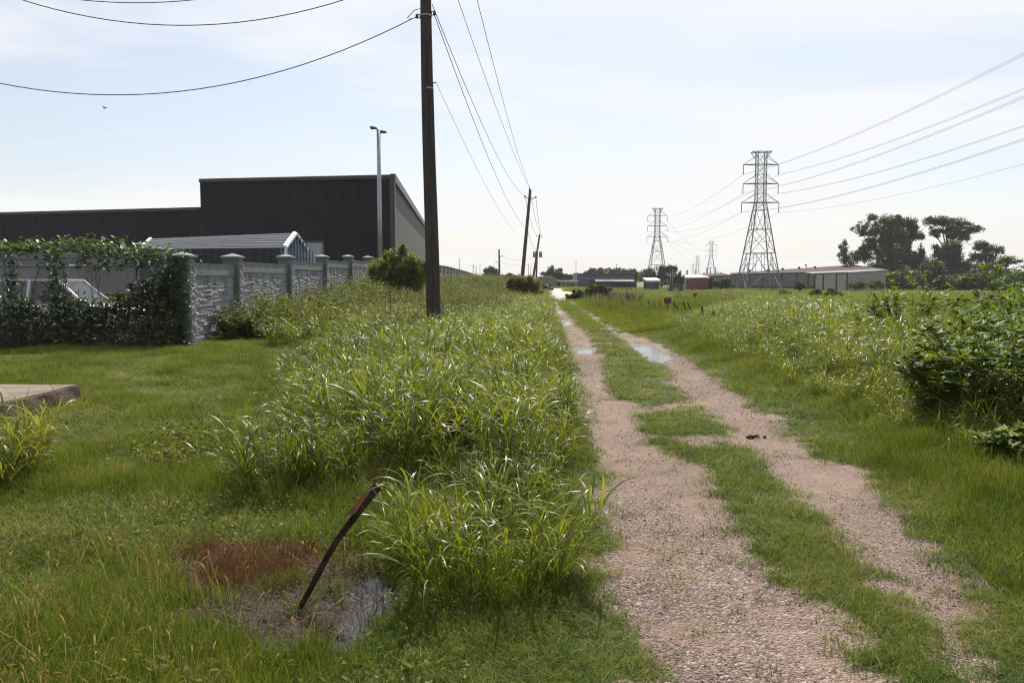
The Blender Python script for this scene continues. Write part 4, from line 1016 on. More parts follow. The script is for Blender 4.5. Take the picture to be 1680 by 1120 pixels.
for px, py, Y, lab in ((753.5, 424, 260, 'thin mast above the middle of the far stone wall'), (775, 434, 240, 'short leaning mast nearest the end of the stone wall'), (781, 437, 270, 'small dark pole between the leaning mast and the lit mast'),
                       (787.5, 432, 300, 'thin mast nearest the round grey tree'), (867, 433, 320, 'thin pole between the second and third utility poles'), (871, 437, 330, 'thin pole right beside the third utility pole'),
                       (945, 429, 320, 'tall thin mast above the pink building'), (1011.5, 433, 320, 'thin mast above the slate building roof')):
    p = at(px, py, Y); t = thing('mast', lab, 'mast', (p.x, p.y, 0), 0, 'distant thin masts')
    b = MB(); b.tube([(0, 0, -1), (.3 * (px == 775), 0, p.z)], [.16, .10], 6); b.build('pole', M_STEEL, t)
    b = MB(); b.bar((-.45, 0, p.z - .3), (.45, 0, p.z - .3), .12); b.build('crossbar', M_STEEL, t)

def wire(label, a, b_, sag, r, m=M_CABLE, group=None, n=28, name='power_line'):
    a, b_ = Vector(a), Vector(b_); mb = MB()
    mb.tube([a.lerp(b_, f) - Vector((0, 0, 4 * sag * f * (1 - f))) for f in np.linspace(0, 1, n)], r, 6)
    return tag(mb.build(name, m, None, a), label, 'power line', group)
WG = 'wires of the pole line'
pz = lambda z: PB + PD * (z / PD.z)
def px_wire(label, x0, ym, a, xe, r, Y0=22, Y1=20.6):
    pts = []
    for i in range(40):
        px = xe + (-480 - xe) * i / 39; f = (xe - px) / (xe + 480); pts.append(at(px, ym - a * (px - x0) ** 2, Y0 + (Y1 - Y0) * f))
    mb = MB(); mb.tube(pts, r, 6); tag(mb.build('power_line', M_CABLE, None, pts[0]), label, 'power line', WG)
px_wire('lowest sagging cable crossing the sky from the near pole clamp', 190, 156, .000528, 683, .0125)
px_wire('middle sagging cable crossing above the lowest one', 300, 42, .00060, 690, .0125)
px_wire('topmost sagging cable just dipping into the frame', 225, 5, .00055, 692, .011)
sp = MB(); sp.tube([at(683, 29, 22), at(672, 32, 21.98), at(668, 30, 21.98), at(680, 17, 22.0), at(690, 14.5, 22)], .010, 6)
tag(sp.build('cable_loop', M_CABLE, None, at(683, 29, 22)), 'short jumper loop of cable at the near pole clamp', 'cable', WG)
ptop = P2B + P2D; i2l, i2r = at(861, 321, 76), at(879, 322, 76)
wire('upper wire from the near pole crossarm to the second pole top, left one', pz(11.45) + Vector((.05, 0, .3)), at(867.5, 306, 76), .55, .011, group=WG)
wire('upper wire from the near pole crossarm to the second pole top, right one', pz(11.2) + Vector((.88, -.1, .2)), at(868.5, 306, 76), .65, .011, group=WG)
wire('lower wire from the near pole clamp to the left insulator of the second pole', at(709, 8, 22), i2l, .95, .011, group=WG)
wire('lower wire from the near pole clamp to the middle of the second pole', at(713, 26, 22), at(862, 372, 76), .95, .011, group=WG)
wire('thin faint wire from the near pole hook to the second pole', pz(7.05) + Vector((.24, 0, 0)), at(858, 391, 76), .8, .006, M_ALU, WG)
wire('wire between the second and third poles, left side', i2l, at(881, 385, 140), .9, .02, group=WG)
wire('wire between the second and third poles, right side', i2r, at(889, 386, 140), .9, .02, group=WG)
wire('wire between the second and third poles, top pair', at(868.5, 306, 76), at(885.7, 379, 140), .9, .02, group=WG)
wire('low wire between the second and third poles', at(864, 372, 76), at(883, 410, 140), .9, .02, M_ALU, WG)
wire('low faint horizontal wire behind the second pole', at(819, 420, 130), at(878, 423, 141), .5, .018, M_ALU, WG)
wire('second faint horizontal wire behind the second pole', at(819, 428, 130), at(878, 431, 141), .6, .018, M_ALU, WG)

# ------------------------------------------------------------------ lattice towers
ARMZ = (18.9, 23.1, 27.3)
def tower(label):
    t = thing('transmission_tower', label, 'pylon', (0, 0, 0), 0, 'lattice transmission towers')
    z0, zw, zt = -.7, 17.2, 30.1; hb, hw, ht = 4.0, 1.3, .97
    def hf(z): return hb + (hw - hb) * (z - z0) / (zw - z0) if z < zw else hw + (ht - hw) * min(1, (z - zw) / 2.2)
    cn = lambda z, sx, sy: Vector((sx * hf(z), sy * hf(z), z))
    for sx in (-1, 1):
        for sy in (-1, 1):
            b = MB(); b.bar(cn(z0, sx, sy), cn(zw, sx, sy), .20); b.bar(cn(zw, sx, sy), cn(19.4, sx, sy), .17); b.bar(cn(19.4, sx, sy), cn(zt, sx, sy), .15); b.build('leg', M_TOWER, t)
    b = MB(); faces = [((-1, -1), (1, -1)), ((-1, 1), (1, 1)), ((-1, -1), (-1, 1)), ((1, -1), (1, 1))]
    for fa, fb in faces:
        A = lambda z: cn(z, *fa); B = lambda z: cn(z, *fb); mid = lambda z: (A(z) + B(z)) / 2
        lv = [17.2, 18.9, 21.0, 23.1, 25.2, 27.3, 30.1]
        for u, v in zip(lv, lv[1:]): b.bar(A(u), B(v), .075); b.bar(B(u), A(v), .075); b.bar(A(v), B(v), .07)
        b.bar(A(17.2), B(17.2), .11); b.bar(A(17.2), mid(12.9), .09); b.bar(B(17.2), mid(12.9), .09)
        for z in (12.9, 7.6, 2.6): b.bar(A(z), B(z), .12)
        b.bar(A(12.9), B(7.6), .09); b.bar(B(12.9), A(7.6), .09)
        b.bar(mid(7.6), A(2.6), .09); b.bar(mid(7.6), B(2.6), .09); b.bar(mid(7.6) + (A(7.6) - mid(7.6)) * .12, mid(2.6) + (A(2.6) - mid(2.6)) * .10, .08); b.bar(mid(7.6) + (B(7.6) - mid(7.6)) * .12, mid(2.6) + (B(2.6) - mid(2.6)) * .10, .08)
        for S in (A, B): b.bar(S(5.1), (mid(5.1) + S(5.1)) / 2, .07); b.bar(S(2.6), (mid(5.1) + S(5.1)) / 2, .07); b.bar(S(10.2), (mid(10.2) + S(10.2)) / 2 , .07)
        b.bar(mid(2.6), A(z0), .09); b.bar(mid(2.6), B(z0), .09)
    b.build('bracing', M_TOWER, t)
    b = MB()
    for sy in (-1, 1): b.bar((-2.05, sy * .9, zt), (2.05, sy * .9, zt), .17)
    for sx in (-1, 1):
        b.bar((sx * 2.05, -.9, zt), (sx * 2.05, .9, zt), .13)
        for sy in (-1, 1): b.bar((sx * 2.05, sy * .9, zt), (sx * .97, sy * .97, 28.6), .12)
    b.build('top_beam', M_TOWER, t)
    for k, z in enumerate(ARMZ):
        w = 4.2 if k == 0 else 3.95
        b = MB()
        for sy in (-1, 1): b.bar((-w, sy * .05, z), (-.97, sy * .97, z), .16); b.bar((w, sy * .05, z), (.97, sy * .97, z), .16); b.bar((-.97, sy * .97, z), (.97, sy * .97, z), .16)
        for sx in (-1, 1):
            for sy in (-1, 1): b.bar((sx * w, 0, z), (sx * .97, sy * .97, z + 2.0), .08)
        a = b.build('cross_arm', M_TOWER, t)
        for sx in (-1, 1):
            b = MB(); b.tube([(sx * w, 0, z - .1), (sx * w, 0, z - 2.1)], .09, 6); b.bar((sx * w, -.4, z - 2.15), (sx * w, .4, z - 2.15), .10); b.build('insulator', M_TOWER, a)
    return t
TW = [(55.8, 180), (58.6, 322), (150, 600), (225, 966), (330, 1450)]
tw = tower('largest lattice transmission tower, standing in front of the long low warehouse')
TL = ['second lattice tower, dark arms, rising behind the rounded dark tree', 'small faint lattice tower, nearest the largest one, with three arms above the red shed', 'smaller faint lattice tower, middle of the faint three', 'faintest and smallest lattice tower above the red shed']
tws = [tw] + [copy_tree(tw) for _ in TL]
for o, (x, y) in zip(tws, TW): o.location = (x, y, 0)
for o, l in zip(tws[1:], TL): o['label'] = l
tws[2].rotation_euler.z = R(-20)
tw0 = (53.0, 36)
GW = 'high conductors of the tower line'
pos = {'left': -1, 'right': 1}
for k, nm in ((2, 'upper'), (1, 'middle'), (0, 'lower')):
    w = 4.2 if k == 0 else 3.95; z = ARMZ[k] - 2.2
    for sd_, s in pos.items():
        for u, off in (('first', -.22), ('second', .22)):
            if sd_ == 'right' and k == 0 and off < 0: continue
            wire('%s %s conductor rising from the largest tower, %s of its pair' % (nm, sd_, u), (TW[0][0] + s * w + off, TW[0][1], z), (tw0[0] + s * w + off, tw0[1], z + 1), 2.6, .020, M_ALU, GW, 40)
        wire('%s %s conductor between the largest and second towers' % (nm, sd_), (TW[0][0] + s * w, TW[0][1], z), (TW[1][0] + s * w, TW[1][1], z), 2.6, .024, M_ALU, GW)
        if k != 1 : wire('%s %s conductor from the second tower to the faint ones' % (nm, sd_), (TW[1][0] + s * w, TW[1][1], z), (TW[2][0] + s * w, TW[2][1], z), 6, .035, M_ALU, GW)
#PART4
# ================================================================== trees and shrubs
def clumpy(label, name, cat, bx, Y, CL, n, leaf, m, trunk=.3, group=None, yb=None, z0=None, asp=.6, limbs=True, seed=0, hole=.39, bare=0):
    k = Y / F; leaf *= 1.2
    B = at(bx, yb or 470, Y); gz = Hs(B.x, Y) if z0 is None else z0
    t = thing(name, label, cat, (B.x, Y, gz), 0, group)
    CL = list(CL); rs = random.Random(seed * 13 + 5)
    for c in list(CL):
        for _ in range(4):
            a = rs.random() * 6.283; f = rs.uniform(.75, 1.1); q = rs.uniform(.26, .5)
            CL.append((c[0] + math.cos(a) * c[2] * f, c[1] + math.sin(a) * c[3] * f * .9, c[2] * q, c[3] * q))
    area = sum(c[2] * c[3] for c in CL); parts = []; cents = []; nbig = len(CL) // 5
    for ci, c in enumerate(CL):
        P = at(c[0], c[1], Y); rx, rz = c[2] * k, c[3] * k; ry = (rx + rz) / 2 * .9
        nn = int(n * 2.3 * c[2] * c[3] / area); q = rng.normal(0, 1, (nn, 3)); q /= np.linalg.norm(q, axis=1)[:, None]
        rad = rng.random(nn) ** (.5); lump = fbm(q[:, 0] * 2.2 + ci * 7, q[:, 2] * 2.2 + q[:, 1] * 1.7, 91 + seed, 2)
        q = q * (rad * (.50 + 1.0 * lump))[:, None]
        dep = (ci * 37 % 11 / 11 - .5) * ry * 1.2
        p = np.stack([P.x - B.x + q[:, 0] * rx, dep + q[:, 1] * ry, P.z - gz + q[:, 2] * rz], 1)
        if ci < nbig: cents.append(Vector((P.x - B.x, dep, P.z - gz)))
        s = max(leaf * 3.2, .12); h = fbm(p[:, 0] / s + 31 * ci, p[:, 2] / s + p[:, 1] / s * .7, 95 + seed, 2)
        p = p[(h > hole - .12 * (1 - rad)) & (p[:, 2] > .02)]
        parts.append(p)
    p = np.concatenate(parts); nn = len(p)
    V, Q, r, _ = strips(p, rng.random(nn) * 6.283, leaf * rng.uniform(.6, 1.5, nn), leaf * asp * rng.uniform(.7, 1.3, nn), rng.uniform(.4, 2.0, nn), rng.uniform(-.3, .9, nn), 2, ROUND, rng.normal(0, .6, nn))
    link(bpy.data.objects.new('crown', np_mesh('crown', V, Q, m, True, r)), t)
    b = MB(); top = max(cents, key=lambda c: c.z); low = min(c.z for c in cents)
    if limbs:
        fork = Vector((0, 0, max(low * .7, top.z * .28)))
        b.tube([(0, 0, -.3), fork * .5 + Vector((trunk * .3, 0, 0)), fork], [trunk * 1.25, trunk, trunk * .8], 10)
        for c in cents:
            mid = fork.lerp(c, .5) + Vector((random.uniform(-.1, .1) * c.z, 0, .06 * c.z)); s0 = trunk * .5
            b.tube([fork, mid, c, c + (c - mid) * .45], [s0, s0 * .6, s0 * .35, s0 * .1], 6)
            for _ in range(2):
                e = c + Vector((random.uniform(-1, 1), random.uniform(-.5, .5), random.uniform(-.2, 1))) * (trunk * 5); b.tube([mid, (mid + e) / 2 + Vector((0, 0, .1)), e], [s0 * .45, s0 * .3, s0 * .08], 5)
    else:
        for c in cents:
            for _ in range(3):
                e = c + Vector((random.uniform(-1, 1), random.uniform(-1, 1), random.uniform(-.2, .8))) * leaf * 3
                b.tube([(random.uniform(-.1, .1), random.uniform(-.1, .1), -.1), (c * .5 + Vector((random.uniform(-.1, .1), 0, 0))), e], [trunk, trunk * .6, trunk * .2], 5)
    b.build('trunk' if limbs else 'stems', M_TAR, t)
    return t
G_LEAFY = leafmat('leafy_green', [(.045, .078, .010), (.075, .120, .014), (.11, .160, .020), (.165, .21, .03)], .5, .52, .25, patch=.25, pscale=.8)
TR = 'big trees beyond the long warehouse'
clumpy('broadest dark tree with a flat dense crown, behind the low warehouse', 'broadleaf_tree', 'tree', 1458, 205,
       [(1414, 375, 15, 11), (1438, 367, 18, 12), (1464, 364, 19, 10), (1489, 367, 16, 11), (1457, 384, 27, 17), (1484, 390, 19, 17), (1427, 397, 13, 12), (1505, 386, 10, 7), (1423, 418, 15, 15), (1449, 416, 21, 20), (1475, 418, 19, 20), (1497, 424, 12, 13), (1440, 440, 22, 12), (1480, 442, 24, 12)], 21000, .40, G_TREE, .55, TR, seed=1)
clumpy('tall open crowned tree on a bare forked trunk, right of the broadest dark tree', 'broadleaf_tree', 'tree', 1553, 207,
       [(1526, 366, 13, 9), (1547, 364, 18, 9), (1573, 369, 19, 10), (1594, 377, 16, 7), (1566, 384, 17, 9), (1536, 382, 10, 7), (1582, 391, 9, 6)], 6500, .38, G_TREE, .42, TR, seed=2)
clumpy('dense rounded dark tree standing under the tall open crowned tree', 'broadleaf_tree', 'tree', 1557, 202,
       [(1557, 409, 20, 16), (1548, 428, 22, 18), (1570, 432, 19, 18), (1556, 448, 24, 14)], 9500, .38, G_TREE, .4, TR, seed=3)
clumpy('lower spreading tree with airy layered branches, rightmost of the big trees', 'broadleaf_tree', 'tree', 1618, 196,
       [(1606, 401, 11, 6), (1622, 410, 19, 9), (1640, 411, 9, 6), (1612, 424, 20, 11), (1655, 427, 18, 7), (1634, 437, 22, 11), (1600, 442, 16, 12)], 7200, .34, G_TREE, .35, TR, seed=4)
clumpy('thin ragged half bare tree beside the broadest dark tree', 'broadleaf_tree', 'tree', 1388, 200,
       [(1382, 414, 8, 12), (1385, 399, 4, 6), (1390, 428, 10, 8), (1402, 425, 8, 11)], 1700, .34, G_TREE, .25, TR, seed=5)
clumpy('dark spire topped tree between the two biggest trees', 'broadleaf_tree', 'tree', 1514, 204,
       [(1510, 408, 3, 8), (1511, 420, 7, 10), (1514, 434, 14, 13), (1526, 440, 12, 12), (1505, 446, 10, 10)], 4200, .34, G_TREE, .3, TR, seed=6)
HG = 'shrubs of the hedge row at the field edge'
for i, (px, py, rx, ry, Y, lab) in enumerate([
        (1462, 458, 13, 11, 168, 'reddish green shrub nearest the pale end wall of the warehouse'), (1489, 457, 17, 12, 166, 'broad shrub in front of the white vehicles in the hedge row'),
        (1529, 452, 14, 19, 160, 'tall dark shrub under the tall open crowned tree, standing above the hedge'), (1562, 463, 17, 10, 163, 'low round shrub right of the tall dark hedge shrub'),
        (1596, 460, 17, 13, 160, 'dark shrub below the lower spreading tree'), (1629, 459, 19, 14, 158, 'bushy shrub right of the one below the lower spreading tree'),
        (1664, 458, 20, 14, 155, 'large shrub at the frame edge end of the hedge row'), (1704, 458, 22, 15, 155, 'outermost shrub of the hedge row')]):
    clumpy(lab, 'shrub', 'shrub', px, Y, [(px - rx * .5, py + 2, rx * .95, ry), (px + rx * .55, py + 1, rx * .95, ry * 1.05), (px, py - ry * .25, rx * .8, ry * .95), (px, py + ry * .7, rx * 1.5, ry * .7)], 4200, .34, G_TREE if i % 3 else G_BUSH, .08, HG, limbs=False, seed=20 + i)
for i, (px, py, rx, ry, Y, lab) in enumerate([(1405, 468, 17, 5, 150, 'low hedge shrub in front of the pale panelled shed wall'), (1438, 467, 17, 6, 150, 'low hedge shrub between the panelled shed and the hedge row'),
        (1312, 469, 9, 6, 140, 'bright green round bush in front of the warehouse'), (1365, 481, 17, 7, 85, 'dry brownish shrub in the rough field'), (1285, 482, 11, 6, 85, 'small dark shrub near the foot of the largest tower'), (1338, 480, 9, 5, 85, 'little dry shrub beside the brownish one')]):
    clumpy(lab, 'shrub', 'shrub', px, Y, [(px - rx * .4, py + 1, rx * .6, ry * .8), (px + rx * .4, py + 1, rx * .6, ry * .8), (px, py - ry * .2, rx * .6, ry * .8)], 1500, .12 if Y < 100 else .22, G_BUSH if i != 3 else G_WEED, .04, HG, limbs=False, seed=30 + i)
clumpy('rounded dark tree mass behind the grey shed, under the second tower', 'broadleaf_tree', 'tree', 1085, 240,
       [(1062, 452, 12, 9), (1078, 448, 14, 9), (1096, 443, 12, 10), (1104, 450, 9, 12), (1085, 460, 22, 9), (1112, 460, 9, 8)], 9000, .42, G_TREE, .3, 'distant trees', seed=7)
for i, (lab, bx, Y, CL) in enumerate([
        ('pointed tree behind the tan building', 904, 260, [(904, 446, 5, 8), (899, 452, 9, 6), (909, 453, 8, 7)]),
        ('round topped tree beside the pointed one, behind the pink building', 916, 262, [(916, 447, 6, 6), (918, 454, 9, 6), (926, 456, 8, 5), (935, 455, 8, 5)]),
        ('round greyish tree beyond the end of the stone wall', 806, 280, [(806, 444, 8, 7), (800, 450, 8, 6), (812, 451, 7, 7)]),
        ('low bushy tree beyond the wall, left of the pale green bush', 832, 260, [(828, 454, 9, 4), (838, 454, 8, 4), (848, 455, 7, 4)]),
        ('ragged trees rising over the slate building roof, its sign side', 1000, 300, [(968, 447, 8, 4), (975, 446, 9, 5), (985, 444, 8, 4), (1002, 444, 8, 4), (1012, 445, 9, 5)]),
        ('trees behind the far end of the slate building', 1033, 290, [(1024, 446, 7, 5), (1034, 446, 6, 6), (1040, 450, 8, 7), (1048, 455, 9, 7)]),
        ('dark shrubby tree between the red shed and the grey block', 1166, 176, [(1166, 462, 5, 7), (1164, 468, 6, 5)]),
        ('green bushes in front of the grey block beside the red shed', 1182, 168, [(1176, 466, 8, 5), (1186, 465, 7, 6), (1194, 464, 5, 8)]),
        ('young tree standing just short of the red shed', 1110, 170, [(1098, 464, 8, 5), (1108, 460, 6, 9), (1116, 459, 5, 11), (1104, 469, 10, 3)])]):
    clumpy(lab, 'broadleaf_tree', 'tree', bx, Y, CL, 2600, .42 if Y > 200 else .3, G_TREE if i not in (0, 7, 8) else G_BUSH, .18, 'distant trees', seed=40 + i, z0=None if Y < 200 else 0)
# bushes near the wall and along the track
clumpy('large dark green bush standing against the stone wall behind the near pole', 'bush', 'bush', 655, 41,
       [(630, 442, 20, 18), (652, 430, 22, 20), (676, 436, 20, 19), (690, 456, 14, 20), (640, 462, 28, 20), (668, 466, 28, 20), (662, 413, 8, 10), (617, 462, 14, 16)], 9500, .115, G_LEAFY, .03, None, 500, limbs=False, asp=.45, seed=8, hole=.43)
clumpy('pale green feathery bush at the foot of the second pole', 'bush', 'bush', 858, 62,
       [(852, 462, 16, 12), (868, 466, 15, 12), (858, 474, 22, 14), (874, 478, 14, 11), (845, 474, 12, 10), (860, 486, 20, 9)], 9000, .15, G_WEED, .03, None, 490, limbs=False, asp=.22, seed=9, hole=.36)
for i, (lab, px, Y, CL, m, lf) in enumerate([
        ('green leafy bush on the verge left of the dry brown bush', 980, 66, [(965, 482, 12, 10), (980, 478, 14, 11), (992, 481, 10, 10), (975, 488, 16, 8)], G_BUSH, .14),
        ('small green shrub at the track edge before the concrete pad', 944, 66, [(938, 487, 8, 8), (948, 484, 9, 9), (952, 491, 8, 8)], G_WEED, .12),
        ('dry brown brush on the verge, thin dead stems', 1018, 56, [(1006, 486, 14, 11), (1022, 484, 16, 12), (1038, 489, 12, 11), (1016, 494, 20, 9)], G_DRY, .10)]):
    t = clumpy(lab, 'bush', 'bush', px, Y, CL, 5200 if m is not G_DRY else 2600, lf, m, .02, 'bushes on the far verge', 498, limbs=False, asp=.4 if m is not G_DRY else .12, seed=60 + i, hole=.36)
    if m is G_DRY:
        b = MB()
        for _ in range(130):
            s = Vector((random.uniform(-1.4, 1.4), random.uniform(-.7, .7), -.05)); e = s + Vector((random.uniform(-.7, .9), random.uniform(-.3, .3), random.uniform(.5, 1.25)))
            b.tube([s, s.lerp(e, .5) + Vector((random.uniform(-.12, .12), 0, .05)), e], [.018, .013, .005], 4)
        b.build('dead_stems', mat('dead_brush', (.10, .055, .045), .8, 0, .3, 6), t)
for i, (px, py, lab) in enumerate([(640, 525, 'dark dead stalk standing in the weeds left of the near pole')]):
    p = at(px, 560, 24); t = thing('dead_stalk', lab, 'dead stalk', (p.x, 24, Hs(p.x, 24)))
    b = MB(); b.tube([(0, 0, -.1), (.03, 0, .6), (.02, .02, 1.35)], [.02, .016, .008], 6)
    for _ in range(26):
        z = random.uniform(.3, 1.3); a = random.random() * 6.28; b.tube([(.02, 0, z), (.02 + .08 * math.cos(a), .08 * math.sin(a), z + .07)], [.010, .004], 4)
    b.build('stem', mat('dead_brush2', (.07, .035, .028), .8, 0, .3, 6), t)

def leafy(label, c, rx, ry, h, nst, lf, name='leafy_bush', hol=1.0, cat='bush', m=None, group=None):
    m = m or G_LEAFY
    a = rng.random(nst) * 6.283; q = np.sqrt(rng.random(nst)); ux, uy = q * np.cos(a), q * np.sin(a)
    bx, by = ux * rx * .75, uy * ry * .75
    hh = h * (1 - .55 * q ** 2) * rng.uniform(.72, 1.1, nst)
    gz = H(c[0] + bx, c[1] + by) - Hs(*c)
    B = np.stack([bx, by, gz - .03], 1)
    V, Q, r, C = strips(B, a, hh, .016, .08 + .25 * q, .35, 7, lambda t: 1 - .7 * t); stem = [(V, Q, r * 0 + .2)]
    V, Q, r, _ = strips(B, a, hh, .016, .08 + .25 * q, .35, 7, lambda t: 1 - .7 * t, 1.57); stem.append((V, Q, r * 0 + .2))
    nb = 11; t = rng.uniform(.12, 1, (nst, nb)); ii = np.clip((t * 7).astype(int), 0, 6); f = (t * 7 - ii)[..., None]
    row = np.arange(nst)[:, None]; P = (C[row, ii] * (1 - f) + C[row, ii + 1] * f).reshape(-1, 3); tt = t.ravel()
    az = rng.random(len(P)) * 6.283; L_ = (.34 * (1.15 - .8 * tt)) * rng.uniform(.5, 1.2, len(P)) * h / 1.6
    V, Q, r, C2 = strips(P, az, L_, .007, rng.uniform(.6, 1.2, len(P)), .2, 3, lambda t: 1 - .5 * t); stem.append((V, Q, r * 0 + .2))
    nl = 5; leaves = []
    for k in range(nl):
        s = (k + .6) / nl * 3; i0 = min(int(s), 2); pp = C2[:, i0] * (1 - (s - i0)) + C2[:, i0 + 1] * (s - i0)
        az2 = az + (k % 2 * 2 - 1) * rng.uniform(.3, 1.3, len(pp)); ln = lf * rng.uniform(.6, 1.35, len(pp)); le = rng.uniform(.75, 1.45, len(pp)); cu = rng.uniform(.1, .9, len(pp)); rv = np.clip(rng.random(len(pp)) * .65 + .35 * np.repeat(np.ones(nst), nb) * tt, 0, 1)
        for da, kl in ((0, 1.0), (.62, .72), (-.62, .72)):
            V, Q, r, _ = strips(pp, az2 + da, ln * kl, ln * .34 * kl, le, cu, 3, LEAF, rng.normal(0, .25, len(pp)), rv); leaves.append((V, Q, r))
    t_ = thing(name, label, cat, (c[0], c[1], Hs(*c)), 0, group)
    V, Q, r = joinm(leaves); link(bpy.data.objects.new('leaves', np_mesh('leaves', V, Q, m, True, r)), t_)
    V, Q, r = joinm(stem); link(bpy.data.objects.new('stems', np_mesh('stems', V, Q, G_WEED, True, r)), t_)
BG = 'leafy green bushes on the bank right of the track'
c = gr(1694, 738); leafy('biggest leafy bush, overhanging the verge at the frame edge', (c[0] + .3, c[1] + .7), 1.2, 1.15, 1.62, 105, .125, group=BG)
c = gr(1760, 690); leafy('leafy bush beyond the frame edge, beside the biggest one', (c[0] + .3, c[1] + .5), 1.2, 1.2, 2.1, 120, .125, group=BG)
c = gr(1652, 600); leafy('tall leafy bush directly behind the biggest one', (c[0] + .5, c[1] + .2), 1.3, 1.2, 2.15, 105, .13, group=BG)
c = gr(1512, 590); leafy('rounded dark leafy bush standing in the tall bank grass', (c[0], c[1] + .3), 1.2, .9, 1.95, 110, .12, group=BG)
c = gr(1590, 640); leafy('low leafy bush between the rounded bush and the biggest one', (c[0], c[1]), .9, .8, 1.35, 80, .12, group=BG)
c = gr(1585, 690); leafy('low bright leafy bush at the verge, just before the biggest bush', (c[0], c[1]), .6, .5, .95, 50, .115, group=BG)
c = gr(1445, 575); leafy('small leafy sprig at the bank grass edge of the rounded bush', (c[0], c[1]), .45, .4, .95, 24, .11, group=BG)
c = gr(1650, 775); leafy('little bright sprig of leaves low at the verge below the biggest bush', (c[0], c[1]), .22, .2, .42, 12, .11, group=BG)
WG2 = 'leafy weeds at the foot of the stone wall'
for px, py, Y, hh, lab in ((392, 565, 22.6, 1.35, 'bright leafy weed in front of the second wall column'), (447, 560, 24.5, 1.5, 'leafy weed before the second stone panel'), (420, 570, 22.4, .8, 'low dark weeds between the two leafy weeds at the wall'),
                           (478, 555, 26.5, 1.25, 'leafy weed in front of the third wall column'), (520, 550, 28, 1.15, 'pale leafy weed before the third stone panel'), (560, 548, 29, 1.2, 'leafy weed in front of the fourth and fifth columns')):
    p = at(px, py, Y); leafy(lab, (max(p.x, WALLX + .45), Y), .55, .45, hh, 34, .10, 'leafy_weed', cat='weed', group=WG2)

